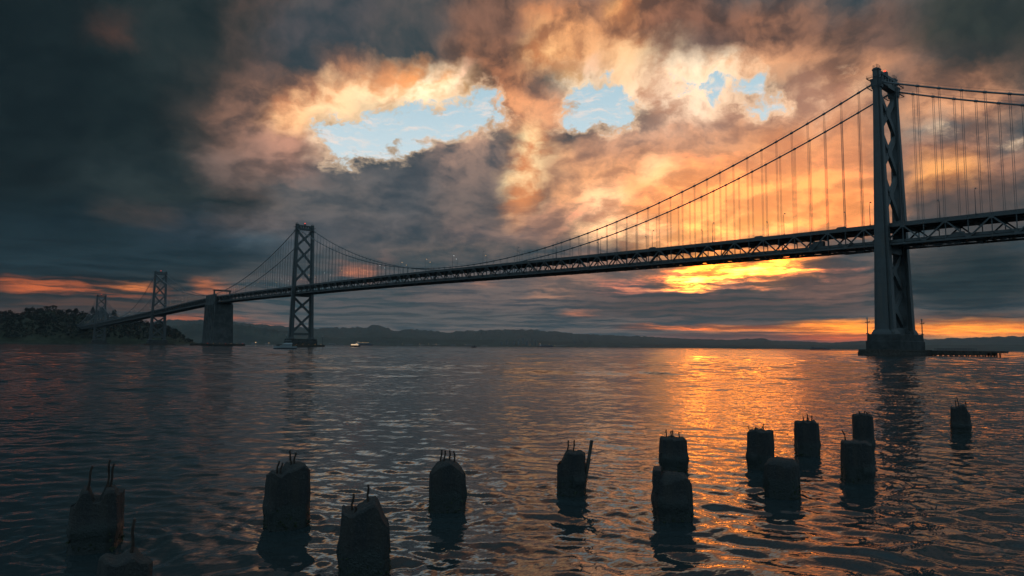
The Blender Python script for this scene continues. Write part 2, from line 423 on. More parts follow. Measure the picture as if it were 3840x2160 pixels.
mat('lamp_red', (.6, .1, .05), .5, emit=(1., .07, .03), estr=2.)
mat('lamp_off', (.35, .35, .34), .3)
mat('cabin_lit', (.8, .6, .4), .5, emit=(1., .62, .33), estr=.8)

def make_wet():
    m = MATS['wet_concrete']; h = G(m.node_tree); b = m.node_tree.nodes['Principled BSDF']
    tcn = h.n('ShaderNodeTexCoord').outputs['Object']; sp_ = h.n('ShaderNodeSeparateXYZ'); h.link(tcn, sp_.inputs[0])
    run = h.noise(h.v('MULTIPLY', tcn, (9., 9., 1.1)), 1., 5, .6)          # rain and rust runs down the faces
    agg = h.noise(tcn, 38., 3, .7)                                          # exposed aggregate
    c = h.mix(h.smooth(run, .35, .65), (.024, .025, .026, 1), (.038, .034, .030, 1))
    c = h.mix(h.smooth(agg, .52, .66), c, (.052, .050, .046, 1))
    tide = h.smooth(h.m('ADD', sp_.outputs[2], h.m('MULTIPLY', h.m('SUBTRACT', h.noise(tcn, 7., 4, .6), .5), .35)), .30, .42)
    c = h.mix(tide, (.022, .027, .025, 1), c)
    h.link(c, b.inputs['Base Color']); h.link(h.mix(tide, .38, .85, 'FLOAT'), b.inputs['Roughness'])
    bn = h.n('ShaderNodeBump'); bn.inputs['Strength'].default_value = .8; bn.inputs['Distance'].default_value = .03
    h.link(h.m('ADD', agg, h.noise(tcn, 12., 6, .7)), bn.inputs['Height']); h.link(bn.outputs[0], b.inputs['Normal'])
make_wet()
def make_steel():
    m = MATS['steel_paint']; h = G(m.node_tree); b = m.node_tree.nodes['Principled BSDF']
    tcn = h.n('ShaderNodeTexCoord').outputs['Object']
    run = h.noise(h.v('MULTIPLY', tcn, (.9, .9, .08)), 1., 6, .6); pat = h.noise(tcn, .16, 3, .6)
    c = h.mix(h.smooth(run, .4, .68), (.045, .050, .052, 1), (.072, .062, .055, 1)); c = h.mix(h.smooth(pat, .42, .62), c, (.058, .063, .065, 1))
    sp_ = h.n('ShaderNodeSeparateXYZ'); h.link(tcn, sp_.inputs[0])
    seam = h.smooth(h.m('ABSOLUTE', h.m('SUBTRACT', h.m('FRACT', h.m('DIVIDE', sp_.outputs[2], 6.1)), .5)), .0, .035)   # riveted plate joints
    h.link(h.mix(seam, (.045, .047, .048, 1), c), b.inputs['Base Color'])
make_steel()

# ------------------------------------------------------------------ builders
class MB:
    def __init__(s): s.v = []; s.f = []
    def add(s, vs, fs):
        o = len(s.v); s.v += [tuple(map(float, q)) for q in vs]; s.f += [tuple(o+i for i in f) for f in fs]; return s
    def box(s, c, d):
        x, y, z = c; a, b, h = d[0]/2, d[1]/2, d[2]/2
        return s.add([(x+i*a, y+j*b, z+k*h) for k in (-1, 1) for j in (-1, 1) for i in (-1, 1)],
                     [(0, 2, 3, 1), (4, 5, 7, 6), (0, 1, 5, 4), (2, 6, 7, 3), (0, 4, 6, 2), (1, 3, 7, 5)])
    def beam(s, p, q, w, h=None, up=(0, 0, 1)):
        h = h or w; p = Vector(p); q = Vector(q); d = (q-p).normalized(); u = Vector(up)
        if abs(d.dot(u)) > .98: u = Vector((1, 0, 0))
        r = d.cross(u).normalized(); u = r.cross(d)
        vs = [e+r*(i*w/2)+u*(j*h/2) for e in (p, q) for i, j in ((-1, -1), (1, -1), (1, 1), (-1, 1))]
        return s.add(vs, [(3, 2, 1, 0), (4, 5, 6, 7), (0, 1, 5, 4), (1, 2, 6, 5), (2, 3, 7, 6), (3, 0, 4, 7)])
    def tube(s, pts, r, n=8, cap=True):
        pts = [Vector(p) for p in pts]; rs = r if isinstance(r, (list, tuple)) else [r]*len(pts); vs = []
        for i, p in enumerate(pts):
            d = (pts[min(i+1, len(pts)-1)]-pts[max(i-1, 0)]).normalized(); u = Vector((0, 0, 1)) if abs(d.z) < .95 else Vector((1, 0, 0))
            a = d.cross(u).normalized(); b = a.cross(d)
            vs += [p+(a*math.cos(t)+b*math.sin(t))*rs[i] for t in [2*math.pi*k/n for k in range(n)]]
        fs = [(i*n+k, i*n+(k+1) % n, (i+1)*n+(k+1) % n, (i+1)*n+k) for i in range(len(pts)-1) for k in range(n)]
        if cap: fs += [tuple(range(n))[::-1], tuple((len(pts)-1)*n+k for k in range(n))]
        return s.add(vs, fs)
    def loft(s, rings):
        n = len(rings[0]); vs = [v for r in rings for v in r]
        fs = [(i*n+k, i*n+(k+1) % n, (i+1)*n+(k+1) % n, (i+1)*n+k) for i in range(len(rings)-1) for k in range(n)]
        return s.add(vs, fs+[tuple(range(n))[::-1], tuple((len(rings)-1)*n+k for k in range(n))])
    def build(s, name, m, parent=None, smooth=False, kind=None, label=None):
        me = bpy.data.meshes.new(name)
        off = parent_world(parent) if parent else (0, 0, 0)
        me.from_pydata([(a-off[0], b-off[1], c-off[2]) for a, b, c in s.v], [], s.f)
        me.materials.append(MATS[m])
        if smooth: me.polygons.foreach_set('use_smooth', [True]*len(me.polygons))
        o = bpy.data.objects.new(name, me); COL.objects.link(o)
        if parent: o.parent = parent
        if kind: o['kind'] = kind
        if label: o['label'] = label
        return o
def parent_world(p):
    x, y, z = 0., 0., 0.
    while p: x += p.location[0]; y += p.location[1]; z += p.location[2]; p = p.parent
    return x, y, z
def thing(name, label, cat, loc=(0, 0, 0), group=None):
    o = bpy.data.objects.new(name, None); COL.objects.link(o); o.location = tuple(float(t) for t in loc); o.empty_display_size = 1
    o['label'] = label; o['category'] = cat
    if group: o['group'] = group
    return o
def copy_thing(src, label, loc, rz=0.):
    r = src.copy(); COL.objects.link(r); r.location = tuple(float(t) for t in loc); r.rotation_euler = (0, 0, rz); r['label'] = label
    for ch in src.children:
        c = ch.copy(); COL.objects.link(c); c.parent = r
        for g2 in ch.children:
            d = g2.copy(); COL.objects.link(d); d.parent = c
    return r
def structure(o): o['kind'] = 'structure'; return o
ORD = ['first', 'second', 'third', 'fourth', 'fifth', 'sixth', 'seventh', 'eighth', 'ninth', 'tenth', 'eleventh', 'twelfth', 'thirteenth',
       'fourteenth', 'fifteenth', 'sixteenth', 'seventeenth', 'eighteenth', 'nineteenth', 'twentieth']
ORD += ['twenty-'+o for o in ORD[:9]]+['thirtieth']+['thirty-'+o for o in ORD[:9]]+['fortieth']
def smoothstep(t): t = np.clip(t, 0, 1); return t*t*(3-2*t)

# ------------------------------------------------------------------ water
rng = np.random.default_rng(7)
def make_water():
    C0 = CAM[:2]
    azf = np.radians(np.arange(math.degrees(YAW)-52, math.degrees(YAW)+52, .2))
    azc = np.radians(np.arange(math.degrees(YAW)+52, math.degrees(YAW)+308, 4.0))
    az_ = np.concatenate([azf, azc]); n = len(az_)
    r = [2.2]
    while r[-1] < 26000: r.append(r[-1]*(1.0052 if r[-1] < 160 else 1.0105))
    r = np.array(r)
    R, A = np.meshgrid(r, az_, indexing='ij')
    X = C0[0]+R*np.cos(A); Y = C0[1]-R*np.sin(A)
    sp = np.maximum(R*.0062, R*np.radians(.2))*1.0
    Z = np.zeros_like(X)
    wind = math.radians(-62)                      # mostly coming in from the open bay
    near = R < 1500
    # gustier and calmer patches
    pat = np.zeros_like(X)
    for k in range(9):
        L = rng.uniform(9, 60); t = rng.uniform(0, 2*np.pi); pat += np.sin(2*np.pi/L*(X*np.cos(t)+Y*np.sin(t))+rng.uniform(0, 7))
    pat = .85+.30*np.tanh(pat/3)
    open_ = .12+.88*smoothstep((R-18)/60)          # slack water between the old pilings, livelier out in the bay
    for L, s, spread, cnt in ((26, .016, .5, 6), (11, .026, .7, 8), (5.2, .038, .8, 12), (2.6, .048, .95, 14), (1.35, .042, 1.1, 16), (.75, .068, 1.2, 22), (.45, .084, 1.4, 24), (.27, .056, 1.5, 20)):
        for k in range(cnt):
            l = L*rng.uniform(.72, 1.38); t = wind+rng.normal(0, spread*.6); kk = 2*np.pi/l
            amp = s/kk*math.sqrt(2/cnt)
            ph = kk*(X*np.cos(t)+Y*np.sin(t))+rng.uniform(0, 7)
            keep = smoothstep((l/sp-2.2)/3.0)
            w = np.sin(ph+.35*np.sin(ph*.37+k))
            Z += amp*keep*(w*open_ if L > 2 else w*pat)
    # rings where the slack tide slaps against the old pilings
    for px, py in ((240, 1385), (720, 1330), (915, 1458), (1124, 1290), (1438, 1247), (1694, 1188), (1692, 1312), (1915, 1184), (1969, 1254), (2031, 1148), (2157, 1218), (2173, 1142), (2418, 1092)):
        q = on_water(px, py); q2 = q[:2]+(q[:2]-C0)/np.hypot(*(q[:2]-C0))*.2
        sel_ = (np.abs(X-q2[0]) < 4) & (np.abs(Y-q2[1]) < 4); rr = np.hypot(X[sel_]-q2[0], Y[sel_]-q2[1])
        Z[sel_] += .010*np.exp(-np.maximum(rr-.3, 0)/.75)*np.sin(2*np.pi*rr/.30+rng.uniform(0, 6))
    V = np.stack([X, Y, Z], -1).reshape(-1, 3); nr = len(r)
    i = np.arange(nr-1)[:, None]; j = np.arange(n)[None, :]; j2 = (j+1) % n
    F = np.stack([i*n+j, i*n+j2, (i+1)*n+j2, (i+1)*n+j], -1).reshape(-1, 4)[:, ::-1]
    me = bpy.data.meshes.new('water'); me.vertices.add(len(V)); me.vertices.foreach_set('co', V.ravel())
    me.loops.add(F.size); me.loops.foreach_set('vertex_index', F.ravel().astype(np.int32))
    me.polygons.add(len(F)); me.polygons.foreach_set('loop_start', np.arange(0, F.size, 4, dtype=np.int32))
    me.polygons.foreach_set('use_smooth', np.ones(len(F), bool)); me.update(calc_edges=True); me.validate()
    o = bpy.data.objects.new('water', me); COL.objects.link(o); structure(o)
    m = bpy.data.materials.new('bay_water'); m.use_nodes = True; h = G(m.node_tree); b = m.node_tree.nodes['Principled BSDF']
    pos = h.n('ShaderNodeNewGeometry').outputs['Position']
    dist = h.n('ShaderNodeVectorMath', operation='DISTANCE'); h.link(pos, dist.inputs[0]); dist.inputs[1].default_value = (CAM[0], CAM[1], 0)
    D = dist.outputs['Value']
    b.inputs['Base Color'].default_value = (.022, .032, .034, 1); b.inputs['IOR'].default_value = 1.333
    b.inputs['Roughness'].default_value = .025
    rot = h.n('ShaderNodeMapping'); h.link(pos, rot.inputs[0]); rot.inputs['Rotation'].default_value = (0, 0, -wind); rot.inputs['Scale'].default_value = (1, .55, 1)
    pv = rot.outputs[0]
    # fine ripples everywhere; the longer ones take over where the mesh is too coarse to carry them
    def layer(sc, amp, d0, d1, det=2):
        a_ = h.smooth(D, d0, d1, 0., amp) if d1 else amp
        return h.m('MULTIPLY', h.noise(pv, sc, det, .5), a_)
    tot = layer(8., .0075, 0, 0)
    for sc, amp, d0, d1 in ((2.6, .042, 10., 34.), (1.2, .095, 24., 70.), (.55, .21, 45., 140.), (.2, .38, 110., 400.), (.06, .7, 350., 1300.)):
        tot = h.m('ADD', tot, layer(sc, amp, d0, d1))
    gust = h.smooth(h.noise(h.v('MULTIPLY', pos, (.02, .02, .02)), 1.0, 4, .6), .3, .7, .55, 1.25)
    hh = h.m('MULTIPLY', tot, gust)
    bn = h.n('ShaderNodeBump'); bn.inputs['Strength'].default_value = 1.; bn.inputs['Distance'].default_value = 1.
    h.link(hh, bn.inputs['Height']); h.link(bn.outputs[0], b.inputs['Normal'])
    me.materials.append(m)
make_water()

# ------------------------------------------------------------------ bridge: shared lines
PANEL = 697.9/80
TX = [0.0, 697.9, 1034.9, 1435.2, 2111.5]
def deck_z(x):
    return float(np.interp(x, DZX, DZ))
_px = [-360, -200, -55, 0, 65, 116, 272, 432, 560, 690, 860, 1035, 1180, 1338, 1435, 1646, 1920, 2112, 2470]
_pz = [56.5, 59.6, 61.6, 62.5, 63.7, 64.7, 68.6, 72.6, 75.0, 76.9, 79.3, 80.6, 78.2, 74.3, 72.2, 67.8, 62.6, 59.0, 55.5]
DZX = np.arange(-360, 2480, 4.0); _q = np.interp(DZX, _px, _pz); _kk = np.hanning(61); _kk /= _kk.sum()
DZ = np.convolve(np.pad(_q, 30, mode='edge'), _kk, 'valid')
SPANS = [(-353.0, 60.0, 0.0, 132.6, 21.0), (0.0, 132.6, 697.9, 150.6, 70.0), (697.9, 150.6, 1034.9, 83.0, 13.0),
         (1034.9, 83.0, 1435.2, 148.6, 15.0), (1435.2, 148.6, 2111.5, 134.6, 73.0), (2111.5, 134.6, 2460.0, 60.0, 14.0)]
def cable_z(x):
    for x0, z0, x1, z1, s in SPANS:
        if x0 <= x <= x1:
            t = (x-x0)/(x1-x0); return z0+(z1-z0)*t-4*s*t*(1-t)
    return 60.
Y0 = 10.06
NODES = [k*PANEL for k in range(-40, 282)]
NODES = [x for x in NODES if -352 < x < 2458]

# ------------------------------------------------------------------ bridge deck
deck = thing('bridge_deck', 'long grey double-deck truss roadway crossing the bay', 'bridge deck', (0, 0, 60))
def run(name, m, ya, yb, top, bot, step=2, parent=deck):
    mb = MB(); xs = NODES[::step]+[NODES[-1]]; ring = []
    for x in xs:
        z = deck_z(x); ring.append([(x, ya, z+bot), (x, yb, z+bot), (x, yb, z+top), (x, ya, z+top)])
    mb.loft(ring); return mb.build(name, m, parent)
run('upper_roadway', 'asphalt', -9.4, 9.4, -1.0, -1.35)
run('lower_roadway', 'asphalt', -8.9, 8.9, -8.9, -9.25)
for s in (1, -1):
    run('parapet', 'steel_paint', s*9.45, s*9.65, 0.0, -1.5)
    run('top_chord', 'steel_paint', s*(Y0-.4), s*(Y0+.4), -1.25, -2.05)
    run('bottom_chord', 'steel_paint', s*(Y0-.42), s*(Y0+.42), -9.7, -10.6)
    run('lower_railing', 'steel_paint', s*9.0, s*9.12, -8.0, -9.3)
    for y in (3.2, 6.6):
        run('stringer', 'steel_dark', s*y-.15, s*y+.15, -1.36, -1.95, 4); run('stringer', 'steel_dark', s*y-.15, s*y+.15, -9.26, -9.85, 4)
rest_d = MB(); rest_v = MB(); rest_f = MB(); rest_b = MB()
for i, x in enumerate(NODES):
    k = round(x/PANEL); z = deck_z(x)
    for s in (1, -1):
        single = (x < 150*PANEL and s == 1 and x > -60) or (-60 < x < 60*PANEL and s == -1)
        big = -60 < x < 120*PANEL and s == 1 or (-60 < x < 30*PANEL and s == -1)
        mb = MB() if big else rest_v
        mb.beam((x, s*Y0, z-2.05), (x, s*Y0, z-9.7), .42, .34, (1, 0, 0))
        if big: mb.build('vertical_post', 'steel_paint', deck)
        if i+1 < len(NODES):
            x2 = NODES[i+1]; z2 = deck_z(x2)
            a, b = ((x, s*Y0, z-10.1), (x2, s*Y0, z2-1.7)) if k % 2 == 0 else ((x, s*Y0, z-1.7), (x2, s*Y0, z2-10.1))
            mb = MB() if big else rest_d
            mb.beam(a, b, .62, .62, (0, 1, 0))
            if big: mb.build('diagonal', 'steel_paint', deck)
        # gusset plates where members meet
        zz = z-2.0 if k % 2 else z-9.9
        rest_b.box((x, s*(Y0+.44), zz), (1.9, .06, 1.5)); rest_b.box((x, s*(Y0-.44), zz), (1.9, .06, 1.5))
    # floor beams under both decks, cross bracing below the lower one
    rest_f.box((x, 0, z-2.25), (.35, 19.2, 1.7)); rest_f.box((x, 0, z-10.0), (.35, 19.2, 1.45))
    if i+1 < len(NODES):
        sg = 1 if k % 2 else -1
        rest_f.beam((x, -sg*9.6, z-10.4), (NODES[i+1], sg*9.6, deck_z(NODES[i+1])-10.4), .3, .3)
        rest_f.beam((x, sg*9.6, z-10.75), (NODES[i+1], -sg*9.6, deck_z(NODES[i+1])-10.75), .3, .25)
rest_v.build('vertical_posts', 'steel_paint', deck, kind='stuff'); rest_d.build('diagonals', 'steel_paint', deck, kind='stuff')
rest_f.build('floor_beams', 'steel_dark', deck, kind='stuff'); rest_b.build('gusset_plates', 'steel_paint', deck, kind='stuff')

# ------------------------------------------------------------------ main cables
for s, lb in ((1, 'thick main suspension cable on the near side of the bridge'), (-1, 'thick main suspension cable on the far side of the bridge')):
    t = thing('main_cable', lb, 'cable', (0, s*Y0, 60), 'main suspension cables')
    for x0, z0, x1, z1, sg in SPANS:
        n = max(12, int((x1-x0)/9)); pts = [(x0+(x1-x0)*i/n, s*Y0, cable_z(x0+(x1-x0)*i/n)) for i in range(n+1)]
        MB().tube(pts, .42, 8).build('cable_strand', 'cable_grey', t, True)
        for q in (-.45, .45):
            MB().tube([(a, b+q, c+1.45) for a, b, c in pts], .028, 3).build('hand_rope', 'cable_grey', t)
    bands = MB(); stan = MB()
    for x in NODES:
        if min(abs(x-q) for q in TX) < 6: continue
        zc, zd = cable_z(x), deck_z(x)-1.3
        if zc-zd < .9: continue
        a = math.atan2(cable_z(x+1)-cable_z(x-1), 2)
        bands.tube([(x-.65*math.cos(a), s*Y0, zc-.65*math.sin(a)), (x+.65*math.cos(a), s*Y0, zc+.65*math.sin(a))], .60, 8)
        for q in (-.45, .45): stan.beam((x, s*Y0+q*.6, zc+.3), (x, s*Y0+q, zc+1.5), .05)
        mb = MB()
        for ox in (-.34, .34):
            for oy in (-.3, .3):
                mb.tube([(x+ox, s*Y0+oy, zd), (x+ox, s*Y0+oy, zc)], .055, 3, False)
        mb.build('suspender', 'cable_grey', t)
    bands.build('cable_bands', 'cable_grey', t, True, kind='stuff'); stan.build('rope_stanchions', 'cable_grey', t, kind='stuff')

# ------------------------------------------------------------------ towers
def cross_ring(cx, cy, z, a, b, notch=.22):
    """plus-shaped section: a along the bridge, b across it"""
    na, nb = a*notch, b*notch; A, B = a/2, b/2
    return [(cx+x, cy+y, z) for x, y in ((-A+na, -B), (A-na, -B), (A-na, -B+nb), (A, -B+nb), (A, B-nb), (A-na, B-nb), (A-na, B), (-A+na, B), (-A+na, B-nb), (-A, B-nb), (-A, -B+nb), (-A+na, -B+nb))]
def tower(x0, top, xs, label, fender, conc_a=18.5, conc_b=38, hb=13.16, grow=3.5):
    t = thing('bridge_tower', label, 'bridge tower', (x0, 0, 0), 'steel towers of the suspension bridge')
    zb = 11.6
    def cyl(z): return Y0+(hb-Y0)*(top-z)/(top-8)
    def dims(z):
        q = (top-z)/(top-zb); return 2.9+grow*q**1.15, 4.0+1.5*q
    for s in (1, -1):
        rings = []
        for z in [zb]+list(np.linspace(zb+2, top-3, 9))+[top-1.2]:
            a, b = dims(z); rings.append(cross_ring(x0, s*cyl(z), z, a, b, .2))
        MB().loft(rings).build('leg', 'steel_paint', t)
        a, b = dims(top)
        MB().loft([cross_ring(x0, s*Y0, top-1.2, a+.5, b+.5, .2), cross_ring(x0, s*Y0, top-.5, a+.5, b+.5, .2), cross_ring(x0, s*Y0, top+.0, a*.8, b*.8, .2)]).build('leg_cap', 'steel_paint', t)
        # saddle housing where the cable passes, small gallery round it
        zc = cable_z(x0)
        MB().loft([cross_ring(x0, s*Y0, zc-3.4, a+1.6, b-1.2, .1), cross_ring(x0, s*Y0, zc+1.3, a+2.6, b-1.0, .1)]).build('cable_saddle', 'steel_dark', t)
        gal = MB()
        for zz in (zc+1.5, zc-3.0):
            w, d = a+4.4, b+2.4
            cs = [(x0-w/2, s*Y0-d/2), (x0+w/2, s*Y0-d/2), (x0+w/2, s*Y0+d/2), (x0-w/2, s*Y0+d/2)]
            for i in range(4):
                p, q = cs[i], cs[(i+1) % 4]
                gal.beam((*p, zz), (*q, zz), .5, .12)
                for hh in (.6, 1.15): gal.beam((*p, zz+hh), (*q, zz+hh), .06)
                for f in (0, .33, .66): gal.beam((p[0]+(q[0]-p[0])*f, p[1]+(q[1]-p[1])*f, zz), (p[0]+(q[0]-p[0])*f, p[1]+(q[1]-p[1])*f, zz+1.2), .07)
        gal.build('gallery', 'steel_dark', t)
        rl = MB(); w, d = a*.75, b*.75
        cs = [(x0-w/2, s*Y0-d/2), (x0+w/2, s*Y0-d/2), (x0+w/2, s*Y0+d/2), (x0-w/2, s*Y0+d/2)]
        for i in range(4):
            p, q = cs[i], cs[(i+1) % 4]
            rl.beam((*p, top+1.25), (*q, top+1.25), .09); rl.beam((*p, top+.7), (*q, top+.7), .07); rl.beam((*p, top-.1), (*p, top+1.3), .1)
        rl.beam((x0, s*Y0, top), (x0, s*Y0, top+2.4), .12); rl.build('top_railing', 'steel_dark', t)
        # splayed foot
        a, b = dims(zb)
        MB().loft([cross_ring(x0, s*cyl(zb), zb-1.6, a+1.9, b+1.8, .12), cross_ring(x0, s*cyl(zb), zb-.9, a+1.7, b+1.6, .12), cross_ring(x0, s*cyl(zb), zb+.6, a+.4, b+.5, .2)]).build('foot', 'steel_paint', t)
    # top portal strut with openings
    zt, zl = top-1.6, top-7.6; yi = Y0-1.6
    st = MB(); st.box((x0, 0, zt-.4), (3.2, 2*yi, 1.3)); st.box((x0, 0, zl+1.3), (3.2, 2*yi, 2.6))
    for y in (-6.6, -3.3, 0, 3.3, 6.6): st.box((x0, y, (zt+zl)/2+.3), (3.0, 1.5, 5.))
    st.build('portal_strut', 'steel_paint', t)
    bc = MB(); bc.box((x0, 0, top-.2), (2.2, 2.0, 1.8)); bc.build('beacon_house', 'steel_dark', t)
    MB().tube([(x0, 0, top+.7), (x0, 0, top+1.7)], .55, 8).build('red_beacon', 'lamp_red', t)
    for (z1, z0) in xs:
        for sg in (1, -1):
            ya, yb = cyl(z0)-1.1, cyl(z1)-1.1
            zm = (z0+z1)/2
            MB().beam((x0+sg*.02, -sg*ya, z0+.3), (x0+sg*.02, sg*yb, z1-.3), 1.5+(sg*.03), 2.7, (1, 0, 0) if False else (0, 0, 1)).build('cross_brace', 'steel_paint', t)
        gp = MB(); gp.loft([[(x0-.95, 2.6*math.cos(k*math.pi/4), zm+2.6*math.sin(k*math.pi/4)) for k in range(8)], [(x0+.95, 2.6*math.cos(k*math.pi/4), zm+2.6*math.sin(k*math.pi/4)) for k in range(8)]])
        gp.build('brace_plate', 'steel_paint', t)
    zd = deck_z(x0)
    MB().box((x0, 0, zd-12.3), (2.8, 2*cyl(zd)-3.0, 2.8)).build('deck_strut', 'steel_paint', t)
    MB().box((x0, 0, xs[-1][1]-1.9), (3.0, 2*cyl(15)-3.4, 3.0)).build('base_strut', 'steel_paint', t)
    # concrete pier in two steps
    A, B = conc_a, conc_b; zc = 10.0
    def ch(z, a, b, c=2.2): return [(x0+x, y, z) for x, y in ((-a/2+c, -b/2), (a/2-c, -b/2), (a/2, -b/2+c), (a/2, b/2-c), (a/2-c, b/2), (-a/2+c, b/2), (-a/2, b/2-c), (-a/2, -b/2+c))]
    MB().loft([ch(-3, A, B), ch(6.6, A, B), ch(6.9, A-.7, B-.7), ch(9.7, A-.9, B-.9), ch(10.0, A-1.3, B-1.3)]).build('concrete_pier', 'pier_concrete', t)
    ax, ay0, ay1 = fender
    f = thing_part('fender', t, (x0, 0, 0))
    MB().box((x0, (ay0+ay1)/2, 2.1), (ax, ay1-ay0, 1.4)).build('fender_deck', 'timber', f)
    pl = MB(); n = 0
    per = []
    yy = ay0
    while yy <= ay1: per += [(x0-ax/2, yy), (x0+ax/2, yy)]; yy += 1.1
    xx = x0-ax/2
    while xx <= x0+ax/2: per += [(xx, ay0), (xx, ay1)]; xx += 1.1
    for x, y in per: pl.tube([(x, y, -3), (x, y, 2.3)], .3, 6)
    pl.box((x0, ay0-.3, .8), (ax, .3, 1.5)); pl.box((x0, ay1+.3, .8), (ax, .3, 1.5)); pl.box((x0-ax/2-.3, (ay0+ay1)/2, .8), (.3, ay1-ay0, 1.5)); pl.box((x0+ax/2+.3, (ay0+ay1)/2, .8), (.3, ay1-ay0, 1.5))
    pl.build('fender_piles', 'timber', f, kind='stuff')
    return t
def thing_part(name, parent, loc):
    o = bpy.data.objects.new(name, None); COL.objects.link(o); pw = parent_world(parent)
    o.parent = parent; o.location = (loc[0]-pw[0], loc[1]-pw[1], loc[2]-pw[2]); return o
W2 = tower(TX[0], 139.1, [(127.5, 109), (109, 89), (89, 66.5), (49.5, 31.5), (31.5, 13.5)], 'huge steel bridge tower nearest the viewer, rising at the right', (18, -20, 20), 15, 35, 11.6, 5.6)
W3 = tower(TX[1], 156.6, [(147.5, 128), (128, 106), (106, 82.5), (62.5, 41.5), (41.5, 18)], 'tall cross-braced tower behind the white motor yacht, on a dark fender', (30, -25, 25), 18)
W5 = tower(TX[3], 154.6, [(145.5, 126), (126, 103), (103, 80), (58, 39), (39, 18)], 'slender cross-braced tower left of the concrete anchorage', (34, -30, 30), 18)
W6 = tower(TX[4], 140.6, [(131, 112), (112, 91), (91, 68), (45, 31), (31, 16)], 'smallest cross-braced tower standing before the wooded island', (30, -26, 26), 18)

# long mooring stage running out from the nearest tower's pier
st_a = CAM[:2]+0
def at(x, dist, z=0.):
    d = ray(x, 870); d = d/np.hypot(d[0], d[1]); return np.array([CAM[0]+d[0]*dist, CAM[1]+d[1]*dist, z])
pA = np.array([-6.0, -16.0]); pB = at(2532, 377)[:2]
t = thing('mooring_stage', 'low dark timber stage stretching right from the nearest tower pier', 'jetty', (pA[0], pA[1], 0))
dd = (pB-pA); LL = np.hypot(*dd); dd /= LL; nn = np.array([-dd[1], dd[0]])
dkm = MB(); dkm.beam((*pA, 2.05), (*pB, 2.05), 6.0, .9); dkm.build('stage_deck', 'timber', t)
for k in range(int(LL/2.2)):
    for sgn in (-2.6, 2.6):
        p = pA+dd*(k*2.2)+nn*sgn; MB().tube([(p[0], p[1], -2), (p[0], p[1], 1.7)], .32, 6).build('stage_pile', 'timber', t)
fs = MB()
for sgn in (-2.9,): fs.beam((*(pA+nn*sgn), 1.0), (*(pA+dd*(LL*.80)+nn*sgn), 1.0), .25, 1.3)
for sgn in (2.9,): fs.beam((*(pA+nn*sgn), 1.0), (*(pA+dd*(LL*.86)+nn*sgn), 1.0), .25, 1.3)
fs.build('stage_wale', 'timber', t)
rl = MB()
for sgn in (-2.6, 2.6):
    a = pA+dd*6+nn*sgn; b = pA+dd*(LL*.64)+nn*sgn
    for hh in (3.1, 3.6): rl.beam((*a, hh), (*b, hh), .09)
    for k in range(26): p = a+(b-a)*k/25; rl.beam((*p, 2.4), (*p, 3.65), .1)
rl.build('stage_railing', 'steel_dark', t)
# warning posts on the pier corners
def post(x, y, z, h, label):
    t = thing('signal_post', label, 'signal post', (x, y, z), 'signal posts on the tower piers')
    MB().tube([(x, y, z), (x, y, z+h)], [.28, .18], 8).build('pole', 'steel_dark', t)
    m = MB(); m.box((x, y, z+h*.72), (1.9, .35, .3)); m.box((x, y, z+h*.72+.4), (.35, .35, .9)); m.box((x-.9, y, z+h*.72+.25), (.3, .3, .6)); m.build('cross_arm', 'steel_dark', t)
    MB().tube([(x, y, z+h*.9), (x, y, z+h*1.02)], .38, 8).build('signal_lantern', 'lamp_off', t)
    MB().box((x, y, z+.25), (1., 1., .5)).build('post_base', 'steel_dark', t)
post(6.2, 16.2, 9.9, 7.8, 'dark signal post on the left corner of the nearest tower pier')
post(-6.2, -16.2, 9.9, 7.8, 'dark signal post on the right corner of the nearest tower pier')
post(697.9-12, 23.5, 2.8, 12, 'thin signal post on the left end of the fender behind the yacht')
post(697.9-12, -23.5, 2.8, 11, 'thin signal post on the right end of the fender behind the yacht')

# ------------------------------------------------------------------ centre anchorage
cx = TX[2]
t = thing('concrete_anchorage', 'massive concrete anchorage block where the two spans meet', 'anchorage', (cx, 0, 0))
def rect(z, a, b, oy=0., ox=0.): return [(cx+ox-a/2, oy-b/2, z), (cx+ox+a/2, oy-b/2, z), (cx+ox+a/2, oy+b/2, z), (cx+ox-a/2, oy+b/2, z)]
MB().loft([rect(-2, 64, 34), rect(4, 64, 34), rect(4.2, 60, 31.5), rect(66.8, 55, 28)]).build('anchor_block', 'concrete', t)
for s in (1, -1):
    MB().loft([rect(66.8, 50, 2.8, s*12.6), rect(82.5, 49, 2.6, s*12.5), rect(83.6, 44, 1.8, s*12.3)]).build('side_wall', 'concrete', t)
    mb = MB()
    for k in range(6): mb.box((cx-22.5+9*k, s*15.3, 38), (1.2, 1.0, 57))
    mb.build('buttress', 'concrete', t)
mb = MB(); mb.box((cx-14, 0, 90.0), (3.0, 27, 2.2))
for s in (1, -1): mb.box((cx-14, s*12.3, 86), (3., 1.8, 6))
mb.build('cable_housing', 'concrete', t)
f = thing_part('fender', t, (cx, 0, 0))
mb = MB(); mb.box((cx, 0, 2.0), (82, 62, 2.4)); mb.build('fender_deck', 'timber', f)
pl = MB()
for k in range(38):
    for s in (1, -1): pl.tube([(cx-40.5+k*2.19, s*31.2, -3), (cx-40.5+k*2.19, s*31.2, 3.3)], .35, 6)
for k in range(28):
    for s in (1, -1): pl.tube([(cx+s*41.2, -30+k*2.2, -3), (cx+s*41.2, -30+k*2.2, 3.3)], .35, 6)
pl.build('fender_piles', 'timber', f, kind='stuff')
for k in range(7): MB().tube([(cx-41.6, -27+9*k, 3.3), (cx-41.6, -27+9*k, 3.7)], .2, 6).build('warning_light', 'lamp_red' if k % 3 == 0 else 'lamp_warm', t)
